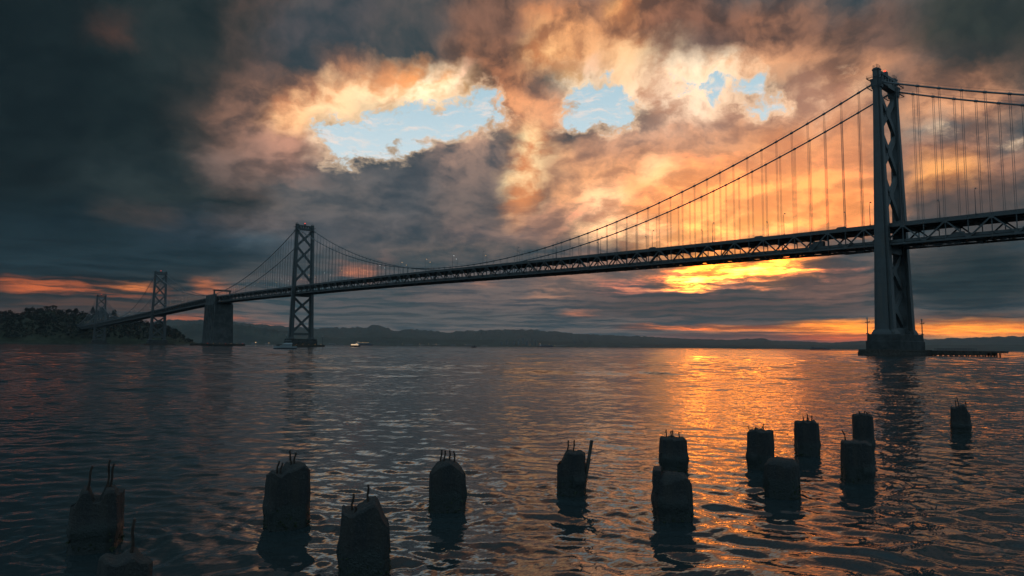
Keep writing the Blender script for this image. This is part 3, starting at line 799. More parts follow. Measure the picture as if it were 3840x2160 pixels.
for k in range(6): MB().tube([(697.9-15.5, -20+8*k, 2.9), (697.9-15.5, -20+8*k, 3.25)], .15, 6).build('warning_light', 'lamp_red' if k == 5 else 'lamp_warm', W3)

# ------------------------------------------------------------------ street lamps on the upper deck
def lamp_mesh(head):
    d = {}
    m = MB(); m.tube([(0, 0, 0), (0, 0, 6), (0, 0, 10.3), (0, .25, 11.1), (0, .9, 11.5)], [.15, .12, .09, .08, .07], 6); d['pole'] = (m, 'steel_dark')
    m = MB(); m.box((0, 1.35, 11.48), (.42, 1.15, .2)); m.box((0, 1.4, 11.62), (.3, .7, .14)); d['lamp_head'] = (m, 'steel_dark')
    m = MB(); m.box((0, 1.45, 11.32), (.4, .8, .16)); d['lens'] = (m, head)
    m = MB(); m.box((0, 0, .15), (.45, .45, .6)); d['base'] = (m, 'steel_dark')
    return d
protos = {}
for key, hm in (('off', 'lamp_off'), ('warm', 'lamp_warm'), ('white', 'lamp_white')):
    pr = None
    protos[key] = lamp_mesh(hm)
made = {}
def street_lamp(key, x, s, label):
    z = deck_z(x)-.1; loc = (x, s*9.9, z); rz = math.pi if s > 0 else 0.
    if key not in made:
        t = thing('street_lamp', label, 'street lamp', (0, 0, 0), 'street lamps along the upper deck')
        for nme, (mb, mm) in protos[key].items(): mb.build(nme, mm, t)
        t.location = loc; t.rotation_euler = (0, 0, rz); made[key] = t; return t
    return copy_thing(made[key], label, loc, rz)
SP = 5*PANEL
for s, x_off, side in ((1, 5.7, 'near'), (-1, 25.5, 'far')):
    xs_l = [x_off+SP*k for k in range(-2, 56)]
    for x in xs_l:
        if x > 2440 or min(abs(x-q) for q in TX) < 5 and x > 100: continue
        key = 'off' if x < 330 else ('warm' if (round(x/SP)+(s > 0)) % 3 else 'white')
        # name it by the stretch it stands on and its place within that stretch
        if x < 0: ref, k = 'right of the nearest tower', sum(1 for q in xs_l if x < q < 0)
        elif x < 697: ref, k = 'left of the nearest tower', sum(1 for q in xs_l if 0 < q < x)
        elif x < 1034: ref, k = 'left of the tower behind the yacht', sum(1 for q in xs_l if 697 < q < x)
        elif x < 1435: ref, k = 'left of the concrete anchorage', sum(1 for q in xs_l if 1034 < q < x)
        elif x < 2111: ref, k = 'past the tower beyond the anchorage', sum(1 for q in xs_l if 1435 < q < x)
        else: ref, k = 'past the smallest tower', sum(1 for q in xs_l if 2111 < q < x)
        st = {'off': 'unlit', 'warm': 'orange-lit', 'white': 'white-lit'}[key]
        street_lamp(key, x, s, '%s street lamp, %s %s on the %s parapet' % (st, ORD[k], ref, side))

# ------------------------------------------------------------------ traffic
def truck(x, y, z, label, kind='box'):
    t = thing('truck' if kind == 'box' else 'van', label, 'truck' if kind == 'box' else 'van', (x, y, z), 'vehicles on the bridge')
    if kind == 'box':
        MB().loft([[(x-3.2, y-1.2, z+1.1), (x+2.2, y-1.2, z+1.1), (x+2.2, y+1.2, z+1.1), (x-3.2, y+1.2, z+1.1)], [(x-3.2, y-1.2, z+3.7), (x+2.2, y-1.2, z+3.7), (x+2.2, y+1.2, z+3.7), (x-3.2, y+1.2, z+3.7)]]).build('cargo_box', 'facade', t)
        MB().loft([[(x+2.35, y-1.1, z+.6), (x+4.4, y-1.1, z+.6), (x+4.4, y+1.1, z+.6), (x+2.35, y+1.1, z+.6)], [(x+2.35, y-1.1, z+1.7), (x+4.4, y-1.1, z+1.6), (x+4.4, y+1.1, z+1.6), (x+2.35, y+1.1, z+1.7)], [(x+2.35, y-1.05, z+2.7), (x+3.6, y-1.05, z+2.7), (x+3.6, y+1.05, z+2.7), (x+2.35, y+1.05, z+2.7)]]).build('cab', 'hull_dark', t)
        MB().box((x, y, z+.85), (6.6, 1.6, .35)).build('chassis', 'steel_dark', t); wx = (-2.2, -1.1, 3.3)
    else:
        MB().loft([[(x-2.4, y-.95, z+.4), (x+2.5, y-.95, z+.4), (x+2.5, y+.95, z+.4), (x-2.4, y+.95, z+.4)], [(x-2.4, y-.95, z+1.1), (x+2.4, y-.95, z+1.0), (x+2.4, y+.95, z+1.0), (x-2.4, y+.95, z+1.1)], [(x-2.3, y-.85, z+2.0), (x+1.2, y-.85, z+2.0), (x+1.2, y+.85, z+2.0), (x-2.3, y+.85, z+2.0)]]).build('body', 'facade', t)
        wx = (-1.5, 1.6)
    for a in wx:
        for b in (-1, 1): MB().tube([(x+a, y+b*.75, z+.42), (x+a, y+b*1.0, z+.42)], .42, 10).build('wheel', 'steel_dark', t)
for x, y, lv, kd, lb in ((33, 6.4, -8.9, 'box', 'box truck on the lower deck just left of the nearest tower'), (21, 7.0, -1.0, 'van', 'van on the upper deck just left of the nearest tower'),
                         (66, 6.8, -1.0, 'van', 'van on the upper deck above the sun glow'), (139, 7, -1.0, 'van', 'van on the upper deck above the middle of the main span'),
                         (-30, 6.6, -8.9, 'van', 'van on the lower deck right of the nearest tower')):
    truck(x, y, deck_z(x)+lv+.05, lb, kd)
# maintenance travellers hung below the lower deck
for x0, x1, yy, lb in ((-31, -17.5, 7.5, 'scaffold platform hung below the deck right of the nearest tower'), (9.5, 21, 3.0, 'scaffold platform hung below the deck left of the nearest tower')):
    z = deck_z((x0+x1)/2)-12.4; t = thing('hanging_platform', lb, 'platform', (x0, yy, z), 'maintenance platforms under the deck')
    MB().box(((x0+x1)/2, yy, z), (x1-x0, 2.2, .12)).build('platform_floor', 'steel_dark', t)
    m = MB()
    for q in (-1.1, 1.1):
        for hh in (.5, 1.0): m.beam((x0, yy+q, z+hh), (x1, yy+q, z+hh), .07)
        n = 8
        for k in range(n+1): m.beam((x0+(x1-x0)*k/n, yy+q, z), (x0+(x1-x0)*k/n, yy+q, z+1.05), .07)
    m.build('guard_rail', 'steel_dark', t)
    for xx in (x0+.5, x1-.5):
        MB().beam((xx, yy, z), (xx, yy, deck_z(xx)-10.5), .16).build('hanger', 'steel_dark', t)

# ------------------------------------------------------------------ land
def az_of(x): d = ray(x, 870); return math.atan2(-d[1], d[0])
def land(name, prof, dist, depth, front, seed, m, step=.07, jag=(.05, 3), base_noise=.10, fall=1.6):
    """prof: photo points (2576 wide) of the ridge line; dist: metres to the ridge; the slope runs down to a shore 'front' metres nearer"""
    px = np.array([p[0] for p in prof], float); h = []
    for x, y in prof:
        d = ray(x, y); h.append(CAM[2]+d[2]/np.hypot(d[0], d[1])*dist)
    azs = np.array([az_of(x) for x in px]); A = np.arange(azs[0], azs[-1], math.radians(step)); H = np.interp(A, azs, h)
    rs = np.concatenate([np.linspace(dist-front, dist, 14), np.linspace(dist, dist+depth, 7)[1:]])
    V = []; n = len(A)
    for r in rs:
        t = (r-(dist-front))/front if r <= dist else 1-(r-dist)/depth
        for a, hh in zip(A, H):
            x = CAM[0]+r*math.cos(a); y = CAM[1]-r*math.sin(a)
            nz = mnoise.fractal(Vector((x/(dist*.06), y/(dist*.06), seed)), 1., 2., 6)
            nf = mnoise.fractal(Vector((x/(dist*.006), y/(dist*.006), seed+5)), 1., 2., jag[1])
            s = max(0., t)**fall if r <= dist else max(0, t)
            side = 1.
            z = hh*s*(1+(base_noise*nz*(1-abs(2*t-1)) if r <= dist else 0))+hh*jag[0]*nf*s*2
            V.append((x, y, z-1.5*(1-min(1, t*20)) if t < .06 else z))
    F = [(i*n+j, i*n+j+1, (i+1)*n+j+1, (i+1)*n+j) for i in range(len(rs)-1) for j in range(n-1)]
    mb = MB(); mb.v = [tuple(map(float, v)) for v in V]; mb.f = F
    o = mb.build(name, m, None, True); structure(o)
    def height(x_px, t):
        a = az_of(x_px); r = dist-front+front*t; hh = float(np.interp(a, azs, h)); x = CAM[0]+r*math.cos(a); y = CAM[1]-r*math.sin(a)
        nz = mnoise.fractal(Vector((x/(dist*.06), y/(dist*.06), seed)), 1., 2., 6); nf = mnoise.fractal(Vector((x/(dist*.006), y/(dist*.006), seed+5)), 1., 2., jag[1])
        s = t**fall; return x, y, hh*s*(1+base_noise*nz*(1-abs(2*t-1)))+hh*jag[0]*nf*s*2
    return height
k6 = 2576/3840
land('hills', [(-260, 812), (0, 812), (360, 810), (440, 804), (560, 806), (590, 812), (650, 816), (720, 822), (790, 824), (870, 824), (925, 823), (936, 818), (956, 819), (986, 830), (1006, 832), (1033, 827), (1073, 832), (1127, 836), (1167, 832), (1275, 829), (1335, 830), (1402, 835), (1449, 840), (1543, 844), (1610, 846), (1677, 850), (1778, 854), (1845, 855), (1898, 851), (1918, 851), (1945, 857), (2012, 859), (2079, 862), (2147, 859), (2180, 856), (2348, 853), (2388, 851), (2482, 849), (2576, 845), (2860, 846)],
     14000, 3000, 4600, 3.3, 'hill_ground', .035, (.04, 6), .3, 1.3)
land('foothills', [(360, 838), (420, 822), (470, 815), (560, 813), (600, 818), (650, 824), (720, 834), (780, 846), (860, 851), (960, 848), (1100, 853), (1300, 856), (1500, 862), (1700, 866), (1900, 868), (2200, 868), (2860, 866)],
     9800, 1500, 900, 8.1, 'hill_ground', .06, (.05, 4), .3, .9)
land('port_shore', [(500, 866.4), (620, 866.0), (900, 866.8), (1200, 868.0), (1500, 869.6), (1800, 871.4), (2100, 873.4), (2250, 874.8)], 8600, 900, 260, 2.2, 'hill_ground', .1, (.12, 3), .1, .4)
ISL = [(-420, 800), (-200, 790), (0, 791), (50, 795), (60, 786), (110, 784), (150, 784), (180, 790), (200, 792), (230, 791), (278, 797), (318, 808), (350, 812), (402, 816), (429, 830), (452, 838), (463, 850), (478, 857), (500, 864)]
isl_h = land('island', ISL, 2860, 350, 420, 12.5, 'island_ground', .05, (.05, 4), .25, .75)

# trees: five crown shapes of leaf clumps, each tree a trunk and a crown
def crown_mesh(kind, rng_, n=230):
    vs, fs = [], []
    for i in range(n):
        if kind == 'conifer':
            u = rng_.random()**.8; z = .18+.82*u; r = .30*(1.05-u)*(.5+.5*rng_.random()); a = rng_.random()*6.283; c = Vector((r*math.cos(a), r*math.sin(a), z))
        elif kind == 'flat':
            a = rng_.random()*6.283; r = .62*math.sqrt(rng_.random()); z = .70+.26*(1-(r/.62)**2)*rng_.random()+.04*math.sin(5*a); c = Vector((r*math.cos(a), r*math.sin(a), z))
        else:
            lobe = LOBES[kind][rng_.integers(len(LOBES[kind]))]
            d = Vector(rng_.normal(size=3).tolist()).normalized()*(rng_.random()**.33)*lobe[3]; c = Vector(lobe[:3])+d
        s = .055+.05*rng_.random()
        q = Vector(rng_.normal(size=3).tolist()).normalized(); p = q.orthogonal().normalized(); w = q.cross(p)
        o = len(vs); vs += [c+p*s, c-p*s*.5+w*s*.9, c-p*s*.6-w*s*.8, c+q*s*.7]; fs += [(o, o+1, o+3), (o+1, o+2, o+3), (o+2, o, o+3), (o, o+2, o+1)]
    me = bpy.data.meshes.new('crown'); me.from_pydata([tuple(v) for v in vs], [], fs); me.materials.append(MATS['foliage']); return me
LOBES = {'round': [(0, 0, .62, .30), (.2, .1, .5, .2), (-.22, -.05, .52, .2), (.05, -.2, .48, .2)], 'tall': [(0, 0, .75, .2), (.08, .05, .55, .22), (-.1, 0, .42, .22)], 'wide': [(-.3, 0, .55, .24), (.3, .1, .58, .24), (0, -.1, .68, .26), (0, .3, .5, .2)]}
r2 = np.random.default_rng(3)
CROWN = {k: crown_mesh(k, r2) for k in ('conifer', 'flat', 'round', 'tall', 'wide')}
tm_ = bpy.data.meshes.new('trunk'); mb = MB(); mb.tube([(0, 0, -.1), (.01, 0, .3), (0, .01, .62)], [.035, .026, .012], 6); mb.beam((0, 0, .35), (.14, .05, .55), .018); mb.beam((0, 0, .32), (-.13, -.04, .5), .018); tm_.from_pydata(mb.v, [], mb.f); tm_.materials.append(MATS['bark'])
def tree(loc, h, kind, label, rz, wide=1.):
    t = thing('pine_tree' if kind in ('conifer', 'flat') else 'broadleaf_tree', label, 'tree', loc, 'trees on the island ridge'); t.rotation_euler = (0, 0, rz)
    for nme, me in (('crown', CROWN[kind]), ('trunk', tm_)):
        o = bpy.data.objects.new(nme, me); COL.objects.link(o); o.parent = t; o.scale = (h*wide, h*wide, h)
    return t
# ridge trees the photograph lets one tell apart: photo x, height, kind, width, label
RT = [(8, 16, 'round', 1, 'rounded tree on the island ridge at the extreme left edge'), (22, 13, 'round', 1.1, 'low bushy tree second from the left end of the ridge'), (36, 15, 'tall', 1, 'narrow tree on the dip at the left of the ridge'),
      (62, 19, 'wide', 1, 'broad tree where the wooded ridge starts to rise'), (75, 22, 'round', 1, 'tall rounded tree on the left shoulder of the wooded crest'), (96, 20, 'wide', 1.1, 'spreading tree left of the flat-topped tree on the crest'),
      (112, 17, 'flat', 1.1, 'flat-topped umbrella pine on the island crest'), (128, 17, 'flat', 1., 'umbrella pine right beside the flat-topped one on the crest'), (145, 16, 'flat', .9, 'smaller flat pine on the right of the crest group'),
      (168, 22, 'wide', 1, 'broad dark tree in the middle of the ridge wood'), (186, 26, 'tall', 1, 'tall tree just left of the pointed conifer pair'), (200, 20, 'round', 1, 'round tree left of the gap in the ridge trees'),
      (228, 27, 'conifer', 1.2, 'pointed conifer left of the gap in the ridge trees'), (252, 30, 'conifer', 1.3, 'pointed conifer at the right end of the ridge wood'), (262, 24, 'conifer', 1.2, 'shorter conifer beside the pointed one before the gap'),
      (283, 33, 'tall', .85, 'tall lone tree standing by itself right of the gap'), (305, 22, 'wide', 1, 'broad tree right of the lone tall tree'), (318, 25, 'round', 1, 'rounded tree above the left cable of the smallest tower'),
      (337, 20, 'wide', 1, 'spreading tree beside the left cable of the smallest tower'), (352, 18, 'round', 1, 'small round tree left of the smallest tower'), (398, 17, 'round', 1, 'round tree seen through the cables right of the smallest tower'),
      (408, 14, 'wide', 1, 'low tree where the deck meets the island skyline'), (462, 12, 'round', 1, 'rounded bush at the right end of the island near the anchorage'), (350+90, 15, 'wide', 1, 'broad tree on the island slope before the slender tower')]
for i, (x, hh, kd, wd, lb) in enumerate(RT):
    X, Y, Z = isl_h(x, .985); tree((X, Y, Z-2), hh, kd, lb, i*1.3, wd)
# the rest of the wood reads as one mass
mb = MB(); r3 = np.random.default_rng(11)
for i in range(2600):
    x = r3.uniform(-330, 484); tt = .995-r3.random()**1.3*.93
    X, Y, Z = isl_h(x, max(.03, tt)); hh = r3.uniform(9, 17); w = hh*.42
    if x > 440: hh *= .6; w *= .6
    for q in range(9):
        d = r3.normal(size=3); d /= np.linalg.norm(d); c = np.array([X, Y, Z+hh*.55])+d*np.array([w, w, hh*.36])*r3.random()**.4
        s = w*r3.uniform(.35, .6); e = [r3.normal(size=3) for _ in range(4)]; e = [c+s*v/np.linalg.norm(v) for v in e]
        mb.add(e, [(0, 1, 2), (0, 2, 3), (0, 3, 1), (1, 3, 2)])
mb.build('woodland', 'foliage', None, kind='stuff')['label'] = 'dark wooded mass covering the island'

# ------------------------------------------------------------------ boats
def orient(mb, loc, head):
    c, s = math.cos(head), math.sin(head)
    mb.v = [(loc[0]+x*c-y*s, loc[1]+x*s+y*c, loc[2]+z) for x, y, z in mb.v]; return mb
def hull(L, B, D, z0=0., fine=.3):
    rings = []
    for u in np.linspace(0, 1, 13):
        x = -L/2+L*u; w = B/2*(1-max(0, (u-.55)/.45)**2.1)*(.86+.14*min(1, u*4)) ; w = max(w, .04); dz = D*(1+.35*max(0, u-.5)**1.5)
        rings.append([(x, -w*.55, z0-.5), (x, w*.55, z0-.5), (x+fine*u*u*2, w, z0+dz), (x+fine*u*u*2, -w, z0+dz)])
    return MB().loft(rings)
def taper(x0, x1, z0, z1, w, fx0=0., fx1=0., tw=.9):
    return MB().loft([[(x0, -w/2, z0), (x1, -w/2, z0), (x1, w/2, z0), (x0, w/2, z0)], [(x0+fx0, -w*tw/2, z1), (x1-fx1, -w*tw/2, z1), (x1-fx1, w*tw/2, z1), (x0+fx0, w*tw/2, z1)]])
def boat(name, label, cat, loc, head, parts, group=None):
    t = thing(name, label, cat, loc, group)
    for nme, mm, mb in parts: orient(mb, loc, head).build(nme, mm, t)
    return t
hr = math.atan2(*(ray(1030, 870)[[1, 0]]))
def across(x):  # heading that lies across the line of sight at photo x, bow to the right
    d = ray(x, 870); return math.atan2(d[1], d[0])-math.pi/2
W = MB
rail = MB()
for sgn in (-1, 1):
    for hh in (.5, .9): rail.beam((-1, sgn*1.7, 1.8+hh), (5.6, sgn*.8, 2.2+hh), .05)
    for k in range(7): rail.beam((-1+1.1*k, sgn*(1.7-.15*k), 1.8), (-1+1.1*k, sgn*(1.7-.15*k), 2.7+.06*k), .05)
boat('motor_yacht', 'white motor yacht with raked flybridge cruising before the middle tower', 'yacht', at(718, 440), across(718)+math.pi+.15, [
    ('hull', 'white_paint', hull(13.2, 4.2, 1.7)), ('waterline_stripe', 'hull_dark', hull(13.24, 4.16, .45, .02)), ('cabin', 'white_paint', taper(-3.6, 3.4, 1.7, 3.1, 3.4, .2, 1.8)),
    ('cabin_windows', 'window_glass', taper(-3.3, 3.0, 2.15, 2.75, 3.46, .1, .9, .97)), ('flybridge', 'white_paint', taper(-3.9, 1.2, 3.1, 3.75, 3.1, .1, .9)), ('windscreen', 'window_glass', taper(.2, .9, 3.75, 4.3, 2.6, .4, .3)),
    ('canopy', 'white_paint', W().box((-1.6, 0, 5.3), (3.4, 2.8, .12))), ('canopy_posts', 'steel_dark', W().beam((-3.1, 1.2, 3.7), (-2.9, 1.2, 5.3), .08).beam((-3.1, -1.2, 3.7), (-2.9, -1.2, 5.3), .08).beam((-.2, 1.2, 3.7), (-.4, 1.2, 5.3), .08).beam((-.2, -1.2, 3.7), (-.4, -1.2, 5.3), .08)),
    ('mast', 'steel_dark', W().beam((-2.2, 0, 5.3), (-2.6, 0, 7.4), .12).box((-2.4, 0, 6.2), (.3, 1.4, .12))), ('rail', 'steel_dark', rail), ('stern_light', 'lamp_warm', W().box((-5.9, 0, 2.1), (.12, .12, .12)))])
boat('ferry_boat', 'small ferry with glowing lit cabins to the right of the middle tower', 'ferry', at(894, 1150), across(894)+.5, [
    ('hull', 'hull_dark', hull(17, 5.6, 2.2)), ('main_cabin', 'cabin_lit', taper(-7, 4.6, 2.2, 4.2, 4.9, .1, 1.0)), ('cabin_band', 'white_paint', taper(-7.2, 4.9, 2.1, 2.6, 5.1, 0, 0, 1)), ('upper_deck', 'white_paint', taper(-6.8, 3.8, 4.2, 4.6, 4.9, 0, .3)),
    ('wheelhouse', 'white_paint', taper(-.5, 3.0, 4.6, 6.4, 3.4, .2, .8)), ('wheelhouse_windows', 'cabin_lit', taper(-.3, 2.8, 5.2, 5.9, 3.44, .1, .35)), ('mast', 'steel_dark', W().beam((-1.2, 0, 4.6), (-1.5, 0, 8.4), .15).box((-1.4, 0, 7.2), (.2, 1.8, .15))),
    ('bow_light', 'lamp_white', W().box((6.4, 0, 3.4), (.25, .25, .25)))])
boat('tugboat', 'tiny dark tugboat alone on the open water in the middle', 'tugboat', at(1192, 1380), across(1192)+.2, [
    ('hull', 'hull_dark', hull(11, 4.2, 1.6)), ('wheelhouse', 'steel_dark', taper(-.4, 2.6, 1.6, 4.0, 2.8, .1, .5)), ('wheelhouse_windows', 'window_glass', taper(-.3, 2.4, 2.9, 3.5, 2.84, .1, .2)), ('funnel', 'hull_dark', W().tube([(-1.6, 0, 1.6), (-1.8, 0, 3.6)], .45, 8)), ('mast', 'steel_dark', W().beam((.6, 0, 4), (.6, 0, 5.8), .12))])
def ship(label, x, dist, L, lit, rows):
    loc = at(x, dist); hd = across(x)
    ps = [('hull', 'hull_dark', hull(L, 32, 13, 0, 3)), ('bridge_house', 'white_paint', taper(-L*.36, -L*.29, 13, 40, 29)), ('funnel', 'red_paint', W().box((-L*.41, 0, 32), (9, 10, 14))), ('mast', 'steel_dark', W().beam((-L*.32, 0, 40), (-L*.32, 0, 52), 1.5))]
    t = boat('container_ship', label, 'container ship', loc, hd, ps, 'container ships at the port')
    rr = np.random.default_rng(int(x))
    for k in range(rows):
        xx = -L*.26+k*(L*.68/rows); hgt = rr.integers(3, 7)*2.6
        orient(W().box((xx+5.5, 0, 13+hgt/2), (L*.68/rows-1.4, 28, hgt)), loc, hd).build('container_stack', 'container', t)
    for k in range(lit):
        xx = -L*.36+k*L*.60/max(1, lit-1)
        orient(W().box((xx, -17, 34 if k else 42), (4.5, 4.5, 3.2)), loc, hd).build('deck_light', 'lamp_warm', t)
ship('container ship with a row of orange deck lights, right of the ferry', 916, 8250, 210, 8, 11)
ship('darker container ship by the raised cranes, in the middle distance', 1372, 8250, 190, 2, 10)
boat('barge', 'low flat barge with a deckhouse left of the nearest tower', 'barge', at(2062, 4300), across(2062), [
    ('hull', 'hull_dark', hull(105, 17, 5, 0, 2)), ('deckhouse', 'steel_dark', taper(-44, -30, 5, 15, 12)), ('cargo', 'container', W().box((4, 0, 7.4), (60, 13, 4.6))), ('mast', 'steel_dark', W().beam((-38, 0, 15), (-38, 0, 25), .8))])

# ------------------------------------------------------------------ port cranes, shore buildings, lights
def crane(x, dist, H, up, label):
    loc = at(x, dist); hd = across(x)+(.5 if up else .2); t = thing('port_crane', label, 'crane', loc, 'container cranes at the port')
    for a in (-1, 1):
        for b in (-1, 1): orient(MB().beam((a*9, b*13, 0), (a*8, b*12, H*.5), 2.0), loc, hd).build('leg', 'steel_paint', t)
    fr = MB()
    for a in (-1, 1): fr.beam((a*8.6, -12.5, H*.22), (a*8.6, 12.5, H*.22), 1.6).beam((a*8, -12, H*.5), (a*8, 12, H*.5), 2.)
    for b in (-1, 1): fr.beam((-9, b*12.5, H*.25), (8, b*12, H*.5), 1.2).beam((-8, b*12, H*.5), (8, b*12, H*.5), 2.)
    orient(fr, loc, hd).build('portal_frame', 'steel_paint', t)
    orient(MB().beam((0, 12, H*.5), (0, -8, H*.72), 1.5).beam((0, -10, H*.5), (0, -8, H*.72), 1.5), loc, hd).build('apex_frame', 'steel_paint', t)
    if up: orient(MB().beam((-9, 0, H*.5), (-38, 0, H), 2.4), loc, hd).build('raised_boom', 'steel_paint', t)
    else: orient(MB().beam((-9, 0, H*.5), (-58, 0, H*.5), 2.4).beam((0, -8, H*.72), (-50, 0, H*.5), .8), loc, hd).build('boom', 'steel_paint', t)
    orient(MB().beam((9, 0, H*.5), (30, 0, H*.5), 2.2).box((18, 0, H*.54), (12, 8, 6)), loc, hd).build('machinery_house', 'steel_paint', t)
for k, (x, d, H, up, lb) in enumerate([(893, 8330, 120, 0, 'port crane behind the left end of the lit container ship'), (951, 8300, 125, 0, 'tall port crane at the right end of the lit container ship'), (972, 8330, 100, 0, 'lowered-boom crane right of the lit container ship'),
        (1001, 8300, 105, 0, 'separate crane with a level boom right of the crane group'), (1446, 8300, 128, 1, 'leftmost of the three cranes with raised booms'), (1462, 8300, 124, 1, 'middle one of the three cranes with raised booms'), (1484, 8300, 122, 1, 'rightmost of the three cranes with raised booms'),
        (1560, 8400, 90, 0, 'low crane alone on the shore right of the raised booms')]): crane(x, d, H, up, lb)
r4 = np.random.default_rng(5)
BL = [(1262, 60, 26), (1275, 78, 22), (1292, 64, 30), (1304, 92, 20), (1316, 110, 22), (1326, 70, 26), (1338, 98, 20), (1347, 84, 22)]
PL = ['wide block at the left end of the hazy downtown', 'second tower from the left of the hazy downtown', 'low broad block in the hazy downtown', 'slim tower left of the tallest downtown one', 'tallest tower of the hazy downtown', 'low block right of the tallest downtown tower', 'slim tower second from the right downtown', 'tower at the right end of the hazy downtown']
for (x, hgt, wd), lb in zip(BL, PL):
    loc = at(x, 9100, 8); hd = across(x); t = thing('office_tower', lb, 'building', loc, 'downtown towers across the bay')
    orient(MB().box((0, 0, hgt/2), (wd, wd*.8, hgt)), loc, hd).build('wall', 'facade', t)
    wn = MB()
    for q in range(int(hgt/9)): wn.box((0, -wd*.4-.1, 6+q*9), (wd*.86, .4, 3.5))
    orient(wn, loc, hd).build('window_band', 'window_glass', t); orient(MB().box((wd*.1, 0, hgt+2.5), (wd*.4, wd*.4, 5)), loc, hd).build('roof_plant', 'facade', t)
WH = [(612, 40, 12), (640, 70, 13), (672, 50, 9), (835, 80, 14), (858, 60, 10), (1030, 90, 14), (1062, 60, 11), (1098, 100, 13), (1140, 70, 12), (1178, 90, 15), (1218, 80, 12), (1405, 90, 14), (1420, 70, 12), (1520, 80, 12), (1600, 90, 13), (1640, 60, 10)]
for k, (x, wd, hgt) in enumerate(WH):
    loc = at(x, 8420, 2); hd = across(x)
    t = thing('warehouse', ORD[k]+' low shed from the left along the far port shore', 'warehouse', loc, 'sheds along the port shore')
    orient(MB().box((0, 0, hgt/2), (wd, 40, hgt)), loc, hd).build('wall', 'facade', t)
    orient(MB().loft([[(-wd/2-1, -21, hgt), (wd/2+1, -21, hgt), (wd/2+1, 21, hgt), (-wd/2-1, 21, hgt)], [(-wd/2-1, -1, hgt+5), (wd/2+1, -1, hgt+5), (wd/2+1, 1, hgt+5), (-wd/2-1, 1, hgt+5)]]), loc, hd).build('roof', 'steel_paint', t)
FL = [(643, 20, 3.6, 'bright orange floodlight on the far shore left of the middle tower'), (676, 18, 2.2, 'dim orange floodlight beside the bright one left of the middle tower'), (1013, 22, 1.7, 'floodlight just right of the crane group'), (1056, 20, 2.0, 'orange floodlight in the middle of the sheds'), (1078, 22, 1.6, 'floodlight next to the orange one amid the sheds'),
      (1097, 20, 2.0, 'floodlight right of the pair amid the sheds'), (1170, 20, 1.2, 'faint floodlight on the shore above the tugboat'), (1333, 20, 1.5, 'small floodlight below the hazy downtown'), (1395, 18, 1.8, 'floodlight right of the darker container ship')]
for x, hgt, s, lb in FL:
    loc = at(x, 8150, 0); t = thing('floodlight_mast', lb, 'floodlight', loc, 'floodlights along the port shore')
    MB().tube([(loc[0], loc[1], 0), (loc[0], loc[1], hgt)], .5, 6).build('mast', 'steel_dark', t)
    MB().box((loc[0], loc[1], hgt+s), (s*2.2, s*2.2, s*1.6)).build('lamp', 'lamp_warm', t)

# ------------------------------------------------------------------ old pilings in the foreground
PILES = [ # photo x of centre, photo y at the waterline, width and top in the photo, crown shape, lean, rebars (side, depth, length m, lean), label
 (240, 1385, 112, 1236, 'notch', .0, [(-.22, -.1, .30, .03), (.18, .0, .36, .0), (.24, .05, .30, .02)], 'notched concrete piling with two tall rods, leftmost in the water'),
 (306, 1585, 115, 1408, 'broken', .0, [(.12, .05, .30, .0)], 'broken piling cut off by the bottom left corner of the view'),
 (720, 1330, 104, 1180, 'step', .0, [(-.28, -.05, .17, .03), (-.20, -.15, .15, .03), (.06, .05, .21, -.03), (.13, .0, .17, .02)], 'square-shouldered piling with two pairs of rods'),
 (915, 1458, 130, 1288, 'slope', .0, [(-.28, .0, .19, .02), (.04, .12, .19, .0), (-.2, -.2, .06, 0)], 'largest nearest piling with two straight rods, at the bottom'),
 (1124, 1290, 92, 1162, 'round', .0, [(-.2, .0, .19, .02), (-.1, -.1, .16, .02), (.06, .1, .14, .0), (.21, .0, .16, -.02)], 'dome-topped piling with four short rods'),
 (1438, 1247, 71, 1140, 'bite', .0, [(-.15, .0, .20, .02), (.07, .05, .20, .02)], 'piling with a broken plank leaning off its right side'),
 (1694, 1188, 66, 1104, 'flat', .0, [(-.26, .0, .16, .0), (-.07, -.05, .16, .0), (-.01, .1, .14, .0), (.24, .05, .13, .0)], 'piling with four rods directly behind the bare rod-less one'),
 (1692, 1312, 90, 1194, 'dome', .0, [], 'mossy bare-topped piling standing in front of the four-rod one'),
 (1915, 1184, 60, 1085, 'flat', .0, [(-.44, .0, .09, -.05), (-.2, .0, .07, .0), (.12, .0, .12, .0)], 'flat-topped piling at the edge of the golden glitter'),
 (1969, 1254, 82, 1157, 'dome', .0, [], 'rounded bare piling overlapping the flat-topped one at the glitter'),
 (2031, 1148, 55, 1062, 'flat', .0, [(-.13, .0, .12, .0), (.05, .05, .17, .0), (.08, -.1, .10, .0), (.24, .0, .15, .0)], 'piling with four stubby rods behind the rounded bare one'),
 (2157, 1218, 70, 1114, 'flat', .0, [(-.34, .0, .20, -.06)], 'piling with a single leaning rod on its left corner'),
 (2173, 1142, 47, 1044, 'flat', .0, [(-.15, .0, .09, .0), (.05, .0, .08, .05), (.22, .05, .06, .0), (.15, -.1, .05, .1)], 'taller piling partly hidden behind the single-rod one'),
 (2418, 1092, 44, 1026, 'slope', .0, [(-.2, .0, .24, .0), (-.06, .0, .28, -.04), (.3, .05, .20, .0)], 'farthest piling on the right with three rods, standing alone'),
]
